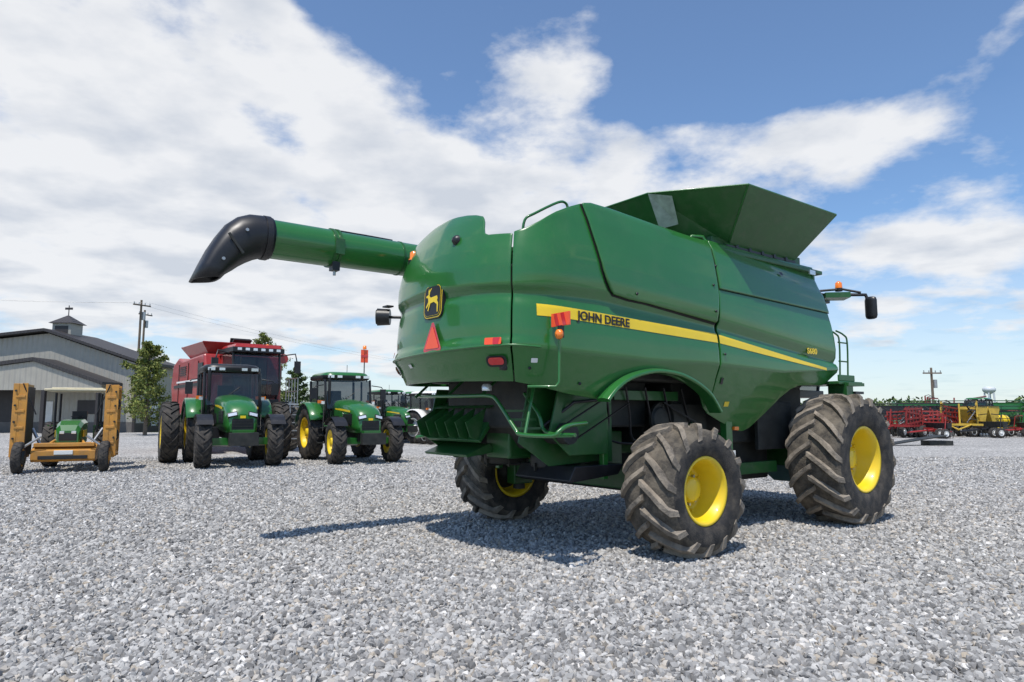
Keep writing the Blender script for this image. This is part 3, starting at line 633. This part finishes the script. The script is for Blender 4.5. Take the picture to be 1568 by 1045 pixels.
# ============================================================ distant implements
tI=tyre_mesh("implement_tyre",.5,.32,.26,14,.02,rad(20),.05,TYRE,24);rI=rim_mesh("implement_rim",.25,.32,WHITE,.1)
def tillage(loc,h,m,name="tillage_implement",w=5.,tall=2.4,sc=1.):
    T=empty(name,(loc[0],loc[1],0),h);T.scale=(sc,)*3;b=MB()
    for y in np.linspace(-w/2,w/2,5): b.box((0,y,.95),(3.2,.12,.16),m)
    for x in(-1.5,-.5,.5,1.5):
        b.box((x,0,.95),(.12,w,.16),m)
        for y in np.linspace(-w/2,w/2,10): b.tube([(x,y,.95),(x+.2,y,.55),(x-.05,y,.12)],.035,DARK,5)
    for sg in(-1,1):
        for z in np.linspace(1.2,tall,4): b.box((random.uniform(-.2,.2),sg*(w/2-.2-.05*z),z),(2.6+random.uniform(-.4,.4),.12,.12),m,rot=(0,rad(random.uniform(-7,7)),0))
        for x in np.linspace(-1.3,1.3,6):
            hh=(tall-1.0)*random.uniform(.7,1.15)
            b.box((x,sg*(w/2-.3),1.0+hh/2),(.1,.1,hh),m)
            for z in np.linspace(1.3,1+hh,3): b.tube([(x,sg*(w/2-.3),z),(x+.1,sg*(w/2-.7),z+.1),(x,sg*(w/2-.95),z-.1)],.03,DARK,5)
        b.tube([(-1.4,sg*(w/2-.2),1.0),(0,sg*(w/2-1.0),tall*.95)],.06,BLACK,6)
        b.tube([(-.6,sg*(w/2-.4),tall*.8),(.9,sg*(w/2-1.0),1.1)],.05,STEEL,6)
    b.tube([(1.5,-.8,.95),(3.6,0,.6)],.06,m,6);b.tube([(1.5,.8,.95),(3.6,0,.6)],.06,m,6);b.tube([(.5,0,1),(.2,0,tall)],.07,m,6)
    for y in np.linspace(-w/2,w/2,12): b.lathe([(0,.27),(.01,.0)],STEEL,14,(-1.9,y,.28),'Y')
    b.obj("frame",T)
    for sg in(-1,1):
        wheel(T,"wheel_a",tI,rI,(-.2,sg*1.2,.5),sg);wheel(T,"wheel_b",tI,rI,(-.2,sg*(w/2+.2),.5),sg);wheel(T,"wheel_c",tI,rI,(.9,sg*1.2,.5),sg)
    return T
def planter(loc,h,m,bm_,w=5.,sc=1.,name="row_planter"):
    T=empty(name,(loc[0],loc[1],0),h);T.scale=(sc,)*3;b=MB()
    b.box((0,0,.85),(.2,w,.2),m);b.box((.8,0,1.0),(.15,w*.6,.15),m);b.tube([(0,0,.85),(3,0,.6)],.09,m,8)
    for y in np.linspace(-w/2+.2,w/2-.2,8):
        b.box((-.55,y,1.25),(.5,.42,.5),bm_,taper=(1.1,1.1));b.box((-.55,y,1.53),(.55,.46,.06),BLACK);b.box((-.5,y,.7),(.9,.08,.12),m)
        b.lathe([(-.04,.22),(.04,.22)],BLACK,14,(-.9,y,.22),'Y');b.lathe([(-.02,.2),(.02,.0)],STEEL,14,(-.3,y,.2),'Y')
    for sg in(-1,1): b.tube([(0,sg*w/2,.9),(-.2,sg*w/2,2.2),(-.2,sg*w*.1,2.3)],.05,m,6)
    b.obj("toolbar_and_row_units",T,bevel=.01)
    for sg in(-1,1): wheel(T,"wheel",tI,rI,(.5,sg*1.3,.5),sg);wheel(T,"wheel_b",tI,rI,(.5,sg*2.1,.5),sg)
def tanker(loc,h,mt,mf,name="sprayer_trailer",sc=1.):
    T=empty(name,(loc[0],loc[1],0),h);T.scale=(sc,)*3;b=MB()
    b.lathe([(-1.5,0),(-1.48,.4),(-1.35,.68),(-1.1,.75),(1.1,.75),(1.35,.68),(1.48,.4),(1.5,0)],mt,24,(0,0,1.75),'X')
    b.lathe([(0,.25),(.1,.25),(.12,0)],BLACK,16,(0,0,2.48),'Z')
    for x in(-1,0,1): b.lathe([(x-.04,.765),(x+.04,.765)],DARK,24,(0,0,1.75),'X')
    b.box((0,0,.95),(3.6,.9,.14),mf);b.tube([(1.8,0,.9),(3.4,0,.6)],.07,mf,8);b.box((-1.9,0,1.5),(.15,2.8,1.4),mf)
    for sg in(-1,1):
        for z in(1.2,1.6,2.0): b.tube([(-2.0,sg*1.4,z),(1.2,sg*1.5,z+.1)],.04,mf,6)
        for x in np.linspace(-1.9,1.2,6): b.tube([(x,sg*1.43,1.15),(x+.3,sg*1.45,2.05)],.025,mf,5)
    b.obj("tank_and_frame",T,bevel=.0)
    for sg in(-1,1): wheel(T,"wheel",tTF,rTFW if mt is WHITE else rTF,(-.2,sg*1.1,.7),sg)
def hopper(loc,h,m,mf,sc=1.,name="air_seeder_cart"):
    T=empty(name,(loc[0],loc[1],0),h);T.scale=(sc,)*3;b=MB()
    for x in(-1.0,.6):
        b.prism([(x-.75,2.5),(x-.25,1.1),(x+.25,1.1),(x+.75,2.5),(x+.7,2.75),(x-.7,2.75)],-.9,.9,m);b.box((x,0,2.8),(.8,.9,.1),BLACK)
    b.box((-.2,0,.95),(3.4,1.2,.16),mf);b.tube([(1.5,0,.9),(3.2,0,.6)],.07,mf,8)
    for sg in(-1,1):
        b.tube([(-1.9,sg*.95,1.0),(-1.9,sg*.95,2.8),(1.4,sg*.95,2.9)],.03,mf,6)
        for k in range(4): b.box((1.5,sg*.8,1.0+k*.35),(.1,.3,.03),mf)
    b.obj("hoppers_and_frame",T,bevel=.04)
    for sg in(-1,1): wheel(T,"wheel",tTF,rTF,(-.9,sg*1.2,.7),sg);wheel(T,"front_wheel",tI,rI,(1.0,sg*1.0,.5),sg)
def head(loc,h,m,w=7,name="grain_header",lift=0):
    T=empty(name,(loc[0],loc[1],0),h);b=MB()
    b.prism([(-.5,.6+lift),(-.5,1.7+lift),(-.1,1.75+lift),(.0,1.0+lift),(.9,.55+lift),(.9,.45+lift)],-w/2,w/2,m)
    b.tube([(.7,-w/2,1.9+lift),(.7,w/2,1.9+lift)],.04,m,6)
    for a in range(5):
        dx,dz=.7+.5*math.cos(a*1.257),1.4+lift+.5*math.sin(a*1.257)
        for y in np.linspace(-w/2,w/2,4): b.tube([(.7,y,1.4+lift),(dx,y,dz)],.03,BLACK,5)
        b.tube([(dx,-w/2,dz),(dx,w/2,dz)],.03,BLACK,5)
    for y in(-w/2,w/2): b.prism([(-.5,.5+lift),(-.5,1.9+lift),(.3,1.7+lift),(1.6,.4+lift)],y-.04,y+.04,m)
    b.box((-.2,0,.62+lift),(.2,w*.9,.15),BLACK)
    for y in(-2,2): b.box((-.2,y,.4+lift/2),(.14,.14,.5+lift),BLACK)
    b.box((-.2,0,.5),(.16,w*.8,.16),BLACK)
    b.obj("header_body",T)
    for sg in(-1,1): wheel(T,"wheel",tI,rI,(-.2,sg*2.2,.5),sg)
DRED=mat("dark_red_paint",(.26,.018,.016),.5,0,.1,.2,2)
MUST=mat("mustard_paint",(.60,.40,.05),.5,0,.1,.2,2)
tillage((26.6,48),rad(215),DRED,"tillage_implement",4,2.3,.85)
tillage((29.0,49.5),rad(200),RED,"tillage_implement",3.6,2.1,.85)
tillage((31.2,51),rad(215),DRED,"disc_harrow",3.4,2.3,.9)
tillage((32.6,50),rad(235),MUST,"chisel_plough",3.0,2.6,.9)
hopper((34.6,51.0),rad(200),MUST,BLACK,sc=.78)
tanker((36.3,51.6),rad(185),YEL,BLACK,sc=.62)
planter((38.0,50.5),rad(160),GREEN,GREEN,4,.95)
tillage((39.8,53.2),rad(200),GREEN,"field_cultivator",3.4,2.1,.8)
tillage((41.8,52.0),rad(200),DRED,"field_cultivator",4,2.2,.85)
planter((44,53),rad(170),GREEN,YEL,5,.9)
tillage((47.5,55),rad(200),RED,"field_cultivator",4,2.2)
planter((28.3,46.2),rad(190),RED,BLACK,3,.65);planter((32.8,47.4),rad(185),BLACK,DARK,3,.7);planter((35.8,48.2),rad(175),RED,BLACK,3,.65)
head((41,63),rad(262),GREEN,11,lift=.9);head((51,65),rad(265),GREEN,9,lift=.7);head((36,61),rad(260),BLACK,8,lift=.6);head((48,62),rad(255),DRED,8)
tillage((44,68),rad(215),DRED,"tillage_implement",5,3.2)
b=MB();b.box((20.6,35.6,.25),(3.2,.9,.05),DARK,rot=(0,rad(-9),0));b.box((22,35.7,.12),(1.2,.8,.24),DARK);b.obj("loading_ramp",None)
tanker((-8.8,47),rad(230),WHITE,GREEN,"sprayer_trailer")
tillage((-11.5,44),rad(230),GREEN,"row_planter",4,2.0)
planter((-3.2,36),rad(230),GREEN,YEL,3,.8)

# ============================================================ barn
B=empty("metal_barn",(-49.2,60,0),0)
def ribmat(name,col,sc=1.1):
    m=mat(name,col,.5,.1,0,.06,1.5);nt=m.node_tree;N=nt.nodes;L=nt.links
    tc=N.new("ShaderNodeTexCoord");w=N.new("ShaderNodeTexWave");w.wave_type='BANDS';w.bands_direction='X';w.inputs["Scale"].default_value=sc
    L.new(tc.outputs["Object"],w.inputs["Vector"]);bp=N.new("ShaderNodeBump");bp.inputs["Distance"].default_value=.06;bp.inputs["Strength"].default_value=1
    L.new(w.outputs["Fac"],bp.inputs["Height"]);L.new(bp.outputs["Normal"],N["Principled BSDF"].inputs["Normal"]);return m
SID=ribmat("ribbed_siding",(.38,.36,.31),.7);ROOF=ribmat("dark_metal_roof",(.05,.045,.045))
TRIM=mat("dark_trim",(.035,.03,.03),.5)
b=MB();pk=8.2;BD=6.6
b.prism([(-13,0),(16.2,0),(16.2,6.0),(pk,8.7),(-13,6.3)],0,BD,SID);b.obj("walls",B)
b=MB()
for (x0,z0,x1,z1) in((pk,8.85,16.9,5.95),(pk,8.85,-13.5,6.4)):
    b.add([(x0,-.7,z0),(x1,-.7,z1),(x1,BD+.4,z1),(x0,BD+.4,z0),(x0,-.7,z0+.24),(x1,-.7,z1+.24),(x1,BD+.4,z1+.24),(x0,BD+.4,z0+.24)],[(0,1,2,3),(4,5,6,7),(0,1,5,4),(1,2,6,5),(2,3,7,6),(3,0,4,7)],ROOF)
b.obj("roof",B)
b=MB();cy=2.5;b.box((pk,cy,9.3),(1.7,1.7,1.1),SID);b.box((pk,cy,9.25),(1.2,1.75,.7),TRIM)
b.add([(pk-1.1,cy-1.1,9.85),(pk+1.1,cy-1.1,9.85),(pk+1.1,cy+1.1,9.85),(pk-1.1,cy+1.1,9.85),(pk,cy,10.7)],[(0,1,4),(1,2,4),(2,3,4),(3,0,4),(3,2,1,0)],ROOF);b.tube([(pk,cy,10.6),(pk,cy,11.6)],.04,TRIM,6);b.box((pk,cy,11.3),(.7,.05,.2),TRIM)
b.obj("cupola",B)
b=MB()
b.prism([(-4,4.6),(9.0,6.35),(15.0,4.3),(15.0,4.05),(9.0,6.05),(-4,4.3)],-3.0,0,ROOF)
b.prism([(-3.8,4.25),(9.0,6.0),(14.8,4.05),(14.8,3.6),(-3.8,3.6)],-2.8,-2.65,SID)
for x in(-3.5,1,5.5,10,14.6): b.box((x,-2.7,1.8),(.3,.3,3.6),TRIM)
b.obj("porch",B)
b=MB();b.box((-4,-.05,1.9),(4.2,.06,3.6),WHITE);b.box((4,-.05,1.9),(3.8,.06,3.6),TRIM);b.box((8.5,-.05,1.6),(1.1,.06,2.2),WHITE);b.box((12,-.05,2.2),(1.6,.06,1.2),TRIM)
b.box((1.6,-.06,.45),(29.1,.05,.9),mat("wainscot",(.13,.12,.11),.6));b.box((16.2,-.02,3.0),(.2,.25,6.0),TRIM);b.box((-13,-.02,3.0),(.2,.25,6.0),TRIM)
b.box((16.22,BD/2,1.6),(.06,1.0,2.1),WHITE);b.box((16.22,BD/2,.0+.4),(.05,BD*.98,.8),TRIM)
b.obj("doors_and_trim",B)

# fence
b=MB()
for x in np.arange(-46,-6,2.4): b.box((x,68.5,.65),(.14,.14,1.3),WOOD)
for z in(.35,.75,1.15): b.box((-26,68.43,z),(40,.04,.13),WOOD)
b.obj("rail_fence",None)
def pole(x,y,h,arm=True,az=0):
    P=empty("utility_pole",(x,y,0),az);b=MB();b.tube([(0,0,0),(0,0,h)],.17,WOOD,8,.11)
    if arm:
        b.box((0,-.15,h-.6),(2.0,.12,.14),WOOD)
        for q in(-.9,-.35,.35,.9): b.tube([(q,-.15,h-.52),(q,-.15,h-.3)],.05,STEEL,6)
    b.cyl((.35,0,h-2.2),(.35,0,h-1.3),.2,STEEL,10);b.obj("pole_and_arm",P);return P
pole(-41.2,75,14.2,True,rad(60));pole(-46.2,85,14.6,True,rad(70));pole(45.5,74,6.6);pole(-8.5,110,9)
b=MB()
def wire(a,c,sag):
    a=Vector(a);c=Vector(c);b.tube([a.lerp(c,t)-Vector((0,0,sag*4*t*(1-t))) for t in np.linspace(0,1,9)],.008,STEEL,4)
for q in(-.9,.9):
    wire((-41.2+q,75,13.9),(-8.5+q,110,8.7),.8);wire((-41.2+q,75,13.9),(-90+q,60,16),1.2)
b.obj("power_lines",None)
b=MB();WT=mat("water_tower_paint",(.6,.63,.66),.5)
for a in range(6): b.tube([(150+2.0*math.cos(a),215+2.0*math.sin(a),0),(150+1.4*math.cos(a),215+1.4*math.sin(a),8.2)],.22,WT,6)
b.lathe([(0,.5),(.6,1.5),(1.1,1.8),(1.8,1.8),(2.2,1.2),(2.5,0)],WT,20,(150,215,7.8),'Z');b.tube([(150,215,0),(150,215,8)],.4,WT,8)
b.obj("water_tower",None)

# ============================================================ foliage
LEAF=mat("foliage",(.085,.13,.022),.7,0,0,.45,1.2);LEAFD=mat("foliage_dark",(.045,.08,.022),.7,0,0,.45,1.2);LEAFY=mat("foliage_light",(.17,.19,.035),.7,0,0,.35,1.2)
def leaves(pts,size,mats,name,par):
    n=len(pts);P=np.array(pts);d=rng.normal(size=(n,3));d/=np.linalg.norm(d,axis=1)[:,None];e=rng.normal(size=(n,3));e-= (e*d).sum(1)[:,None]*d;e/=np.linalg.norm(e,axis=1)[:,None]
    s=(size*rng.uniform(.5,1.4,n))[:,None]
    V=np.stack([P-d*s,P-e*s*.5,P+d*s,P+e*s*.5],1).reshape(-1,3)
    me=bpy.data.meshes.new(name);me.from_pydata(V.tolist(),[],[(4*i,4*i+1,4*i+2,4*i+3) for i in range(n)])
    for m in mats: me.materials.append(m)
    me.polygons.foreach_set("material_index",rng.integers(0,len(mats),n).astype(np.int32));me.update()
    o=bpy.data.objects.new(name,me);COL.objects.link(o);o.parent=par;return o
def tree(x,y,h,w,name="cypress_tree",cone=True,n=9000,mats=None,size=.12):
    T=empty(name,(x,y,0));b=MB();b.tube([(0,0,0),(.05,0,h*.5),(0,.05,h*.95)],.16,WOOD,8,.03);pts=[]
    nb=34
    for k in range(nb):
        t=.14+.84*k/nb;z=h*t
        rr=(w/2)*((1-t)**.6*1.1 if cone else math.sin(math.pi*min(1,t*.95))**.6)*random.uniform(.5,1.3)
        a=k*2.4+random.random();tip=Vector((rr*math.cos(a),rr*math.sin(a),z+rr*.3))
        b.tube([(0,0,z-rr*.1),tip],.035,WOOD,5,.01)
        for _ in range(n//nb):
            q=random.random()**.5;s=.12*w*(.35+.5*(1-t));p=Vector((0,0,z-rr*.1)).lerp(tip,q)
            pts.append((p.x+random.gauss(0,s*.6),p.y+random.gauss(0,s*.6),p.z+random.gauss(0,s*.42)))
    b.obj("trunk_and_limbs",T);leaves(pts,size,mats or [LEAF,LEAFY,LEAFY],"crown",T)
tree(-28.0,52.5,7.2,5.0,n=7500)
tree(-26.3,72,10.2,6.6,n=8000)
tree(-24.0,76,6.8,4.2,mats=[LEAFD,LEAF])
tree(-35.0,82,5,4.5,"oak_tree",False,5000,[LEAFD,LEAF])
tree(-37.5,90,5.2,5.5,"oak_tree",False,5000,[LEAFD,LEAF])
tree(-31.0,88,4.6,5,"oak_tree",False,5000,[LEAFD,LEAF])
pts=[]
for k in range(900):
    az=random.uniform(-50,50);D=random.uniform(330,420);x=D*math.tan(rad(az));h=random.uniform(3,9)*(1.0+.35*math.sin(az*.7))
    for _ in range(45):
        pts.append((x+random.gauss(0,4.5),D+random.gauss(0,3),max(.2,random.random()**.7*h)))
T=empty("distant_treeline");leaves(pts,1.3,[LEAFD,LEAF],"foliage",T)

# ============================================================ ground
def gravelmat():
    m=bpy.data.materials.new("gravel");m.use_nodes=True;nt=m.node_tree;N=nt.nodes;L=nt.links;b=N["Principled BSDF"]
    tc=N.new("ShaderNodeTexCoord")
    v=N.new("ShaderNodeTexVoronoi");v.inputs["Scale"].default_value=18;v.inputs["Randomness"].default_value=1;L.new(tc.outputs["Object"],v.inputs["Vector"])
    bw=N.new("ShaderNodeSeparateColor");L.new(v.outputs["Color"],bw.inputs[0])
    r=N.new("ShaderNodeValToRGB");e=r.color_ramp.elements;e[0].color=(.15,.146,.14,1);e[1].color=(.66,.64,.605,1);x=e.new(.35);x.color=(.30,.293,.282,1);x=e.new(.75);x.color=(.42,.41,.39,1);L.new(bw.outputs[0],r.inputs[0])
    n=N.new("ShaderNodeTexNoise");n.inputs["Scale"].default_value=.3;n.inputs["Detail"].default_value=7;n.inputs["Roughness"].default_value=.6;L.new(tc.outputs["Object"],n.inputs["Vector"])
    mr=N.new("ShaderNodeMapRange");mr.inputs[1].default_value=.3;mr.inputs[2].default_value=.7;mr.inputs[3].default_value=.82;mr.inputs[4].default_value=1.12;L.new(n.outputs[0],mr.inputs[0])
    mx=N.new("ShaderNodeMix");mx.data_type='RGBA';mx.blend_type='MULTIPLY';mx.inputs[0].default_value=1;L.new(r.outputs[0],mx.inputs[6]);L.new(mr.outputs[0],mx.inputs[7])
    L.new(mx.outputs[2],b.inputs["Base Color"]);b.inputs["Roughness"].default_value=.9;b.inputs["Specular IOR Level"].default_value=.2
    bp=N.new("ShaderNodeBump");bp.inputs["Strength"].default_value=.8;bp.inputs["Distance"].default_value=.025;bp.invert=True;L.new(v.outputs["Distance"],bp.inputs["Height"]);L.new(bp.outputs[0],b.inputs["Normal"])
    return m
GRAV=gravelmat()
GRASS=mat("grass",(.075,.105,.03),.9,0,0,.35,.4,.5,8,dust=(.16,.15,.06,.15,.45,.7,.5))
b=MB();b.add([(-1500,-200,-.02),(1500,-200,-.02),(1500,2500,-.02),(-1500,2500,-.02)],[(0,1,2,3)],GRASS);b.obj("grass_field",None)
b=MB();b.add([(-70,-30,0),(130,-30,0),(130,92,0),(-4,92,0),(-20,60.5,0),(-70,60.5,0)],[(0,1,2,3,4,5)],GRAV);b.obj("gravel_ground",None)
def stonemat():
    m=bpy.data.materials.new("stone");m.use_nodes=True;nt=m.node_tree;N=nt.nodes;L=nt.links;b=N["Principled BSDF"]
    oi=N.new("ShaderNodeObjectInfo");r=N.new("ShaderNodeValToRGB");e=r.color_ramp.elements;e[0].color=(.16,.156,.15,1);e[1].color=(.74,.72,.69,1)
    for p,c in((.25,(.27,.263,.255)),(.6,(.395,.387,.37)),(.85,(.52,.505,.48)),(.93,(.38,.325,.255))): x=e.new(p);x.color=(*c,1)
    L.new(oi.outputs["Random"],r.inputs[0])
    L.new(r.outputs[0],b.inputs["Base Color"]);b.inputs["Roughness"].default_value=.85;b.inputs["Specular IOR Level"].default_value=.3
    return m
STONE=stonemat()
def scatter(name,polys,dens,smin,smax,seed):
    me=bpy.data.meshes.new(name);vs=[];fs=[]
    for p in polys: fs.append(tuple(range(len(vs),len(vs)+len(p))));vs+=p
    me.from_pydata(vs,[],fs);o=bpy.data.objects.new(name,me);COL.objects.link(o)
    g=bpy.data.node_groups.new(name,"GeometryNodeTree")
    g.interface.new_socket("Geometry",in_out='INPUT',socket_type='NodeSocketGeometry');g.interface.new_socket("Geometry",in_out='OUTPUT',socket_type='NodeSocketGeometry')
    N=g.nodes;L=g.links;gi=N.new("NodeGroupInput");go=N.new("NodeGroupOutput")
    d=N.new("GeometryNodeDistributePointsOnFaces");d.inputs["Density"].default_value=dens;d.inputs["Seed"].default_value=seed
    ico=N.new("GeometryNodeMeshIcoSphere");ico.inputs["Radius"].default_value=.5;ico.inputs["Subdivisions"].default_value=1
    sp=N.new("GeometryNodeSetPosition");rv=N.new("FunctionNodeRandomValue");rv.data_type='FLOAT_VECTOR';rv.inputs[0].default_value=(-.15,)*3;rv.inputs[1].default_value=(.15,)*3
    L.new(ico.outputs[0],sp.inputs[0]);L.new(rv.outputs[0],sp.inputs["Offset"])
    sm=N.new("GeometryNodeSetMaterial");sm.inputs["Material"].default_value=STONE;L.new(sp.outputs[0],sm.inputs[0])
    ss=N.new("GeometryNodeSetShadeSmooth");ss.inputs["Shade Smooth"].default_value=False;L.new(sm.outputs[0],ss.inputs[0])
    ip=N.new("GeometryNodeInstanceOnPoints");L.new(gi.outputs[0],d.inputs[0]);L.new(d.outputs[0],ip.inputs["Points"]);L.new(ss.outputs[0],ip.inputs["Instance"])
    rr=N.new("FunctionNodeRandomValue");rr.data_type='FLOAT_VECTOR';rr.inputs[0].default_value=(0,0,0);rr.inputs[1].default_value=(6.28,6.28,6.28);rr.inputs["Seed"].default_value=3
    rs=N.new("FunctionNodeRandomValue");rs.data_type='FLOAT_VECTOR';rs.inputs[0].default_value=(smin,)*3;rs.inputs[1].default_value=(smax,)*3;rs.inputs["Seed"].default_value=9
    L.new(rr.outputs[0],ip.inputs["Rotation"]);L.new(rs.outputs[0],ip.inputs["Scale"]);L.new(ip.outputs[0],go.inputs[0])
    md=o.modifiers.new("g","NODES");md.node_group=g;return o
def wedge(y0,y1): return [(-.86*y0-1.2,y0,.004),(.86*y0+1.2,y0,.004),(.86*y1+1.2,y1,.004),(-.86*y1-1.2,y1,.004)]
scatter("gravel_stones",[wedge(3.0,8.5)],820,.018,.080,1)
scatter("gravel_stones",[wedge(8.5,15)],430,.022,.080,2)
scatter("gravel_stones",[wedge(15,26)],120,.03,.08,3)

# ============================================================ light and sky
SE=66.5
sun=bpy.data.lights.new("sun","SUN");sun.energy=4.3;sun.angle=rad(.53);sun.color=(1,.95,.88)
so=bpy.data.objects.new("sun",sun);COL.objects.link(so)
d=Vector((.35*math.cos(rad(SE)),.94*math.cos(rad(SE)),-math.sin(rad(SE))));so.rotation_euler=d.to_track_quat('-Z','Y').to_euler();so.location=(-5,-10,30)
W=bpy.data.worlds.new("World");scene.world=W;W.use_nodes=True;nt=W.node_tree;N=nt.nodes;L=nt.links;N.clear()
out=N.new("ShaderNodeOutputWorld");sky=N.new("ShaderNodeTexSky");sky.sky_type='NISHITA';sky.sun_disc=False;sky.sun_elevation=rad(SE)
sky.sun_rotation=math.atan2(-.35,-.94);sky.air_density=1.0;sky.dust_density=.3;sky.ozone_density=2.2
tint=N.new("ShaderNodeMix");tint.data_type='RGBA';tint.blend_type='MULTIPLY';tint.inputs[0].default_value=1;tint.inputs[7].default_value=(.78,1.0,1.18,1);L.new(sky.outputs[0],tint.inputs[6])
b1=N.new("ShaderNodeBackground");b1.inputs[1].default_value=.132;L.new(tint.outputs[2],b1.inputs[0])
b2=N.new("ShaderNodeBackground");b2.inputs[1].default_value=.92
tc=N.new("ShaderNodeTexCoord");sx=N.new("ShaderNodeSeparateXYZ");L.new(tc.outputs["Generated"],sx.inputs[0])
def math_(op,a,b=None,c=None):
    n=N.new("ShaderNodeMath");n.operation=op
    for i,v in enumerate((a,b,c)):
        if v is None: continue
        if isinstance(v,(int,float)): n.inputs[i].default_value=v
        else: L.new(v,n.inputs[i])
    return n.outputs[0]
zz=math_('MAXIMUM',sx.outputs[2],0.0);den=math_('ADD',zz,.13)
pxx=math_('DIVIDE',sx.outputs[0],den);pyy=math_('DIVIDE',sx.outputs[1],den)
cb=N.new("ShaderNodeCombineXYZ");L.new(pxx,cb.inputs[0]);L.new(pyy,cb.inputs[1])
n1=N.new("ShaderNodeTexNoise");n1.inputs["Scale"].default_value=1.9;n1.inputs["Detail"].default_value=7;n1.inputs["Roughness"].default_value=.56;n1.inputs["Distortion"].default_value=.2;L.new(cb.outputs[0],n1.inputs["Vector"])
# second, rounder octave set in direction space gives puffy cumulus edges near the horizon
cs=N.new("ShaderNodeVectorMath");cs.operation='MULTIPLY';cs.inputs[1].default_value=(1,1,1.9);L.new(tc.outputs["Generated"],cs.inputs[0])
n2=N.new("ShaderNodeTexNoise");n2.inputs["Scale"].default_value=8.5;n2.inputs["Detail"].default_value=6;n2.inputs["Roughness"].default_value=.58;L.new(cs.outputs[0],n2.inputs["Vector"])
azn=math_('ARCTAN2',sx.outputs[0],sx.outputs[1]);eln=math_('ARCSINE',sx.outputs[2])
azd=math_('MULTIPLY',azn,57.2958);eld=math_('MULTIPLY',eln,57.2958)
cov=math_('ADD',math_('MULTIPLY',n1.outputs[0],.75),math_('MULTIPLY',n2.outputs[0],.65))
# large-scale cloud banks: azimuth, elevation, half-width, half-height, tilt (deg), weight
blobs=[(-30,14,24,9,0,.34),(-35,27,14,7,-12,.30),(-17,27,12,2.4,-35,.20),(3.5,27,5.5,3.8,-20,.25),(-7,19.0,14,4.6,-12,.32),(13,20,8,3.4,8,.26),(27,19.8,7.5,2.5,-3,.31),(33,11.8,6,2.6,0,.34),(38,25.5,4,1.4,30,.22),(34,15.5,4,1.2,0,.12),
       (-8,10,30,5,0,.20),(20,6,22,2.5,0,.16),(-10,29.5,7,3.5,-20,-.22),(25,27,12,4.5,0,-.28),(-20,22.0,5.5,1.6,-25,-.26),(14,27,4,5,0,-.12)]
for (a,e,w,h,t,wt) in blobs:
    da=math_('SUBTRACT',azd,a);de=math_('SUBTRACT',eld,e);ct_,st_=math.cos(rad(t)),math.sin(rad(t))
    p=math_('ADD',math_('MULTIPLY',da,ct_/w),math_('MULTIPLY',de,st_/w));q=math_('ADD',math_('MULTIPLY',da,-st_/h),math_('MULTIPLY',de,ct_/h))
    rr=math_('ADD',math_('MULTIPLY',p,p),math_('MULTIPLY',q,q))
    cov=math_('ADD',cov,math_('MULTIPLY',math_('POWER',2.718,math_('MULTIPLY',rr,-.9)),wt))
mr=N.new("ShaderNodeMapRange");mr.interpolation_type='SMOOTHSTEP';mr.inputs[1].default_value=.71;mr.inputs[2].default_value=.98;L.new(cov,mr.inputs[0])
n3=N.new("ShaderNodeTexNoise");n3.inputs["Scale"].default_value=3.1;n3.inputs["Detail"].default_value=5;L.new(cb.outputs[0],n3.inputs["Vector"])
shade=math_('ADD',math_('MULTIPLY',cov,.35),math_('MULTIPLY',n3.outputs[0],.95))
cr_=N.new("ShaderNodeValToRGB");cr_.color_ramp.elements[0].position=.78;cr_.color_ramp.elements[0].color=(.97,.98,1,1);cr_.color_ramp.elements[1].position=1.0;cr_.color_ramp.elements[1].color=(.70,.745,.82,1)
L.new(shade,cr_.inputs[0]);L.new(cr_.outputs[0],b2.inputs[0])
hz=N.new("ShaderNodeMapRange");hz.inputs[1].default_value=0;hz.inputs[2].default_value=14;hz.inputs[3].default_value=.65;hz.inputs[4].default_value=.05;L.new(eld,hz.inputs[0])
fac=math_('MULTIPLY',math_('MAXIMUM',mr.outputs[0],hz.outputs[0]),.95)
mx=N.new("ShaderNodeMixShader");L.new(fac,mx.inputs[0]);L.new(b1.outputs[0],mx.inputs[1]);L.new(b2.outputs[0],mx.inputs[2]);L.new(mx.outputs[0],out.inputs[0])
W.cycles.sampling_method='MANUAL';W.cycles.sample_map_resolution=512

cam=bpy.data.cameras.new("camera");cam.sensor_width=36;cam.lens=1045/1568*36;cam.clip_end=5000;cam.clip_start=.05
co=bpy.data.objects.new("camera",cam);COL.objects.link(co);co.location=(0,0,1.62);co.rotation_euler=(rad(90+6.09),0,0);scene.camera=co
scene.view_settings.view_transform='Standard';scene.view_settings.look='None';scene.view_settings.exposure=0
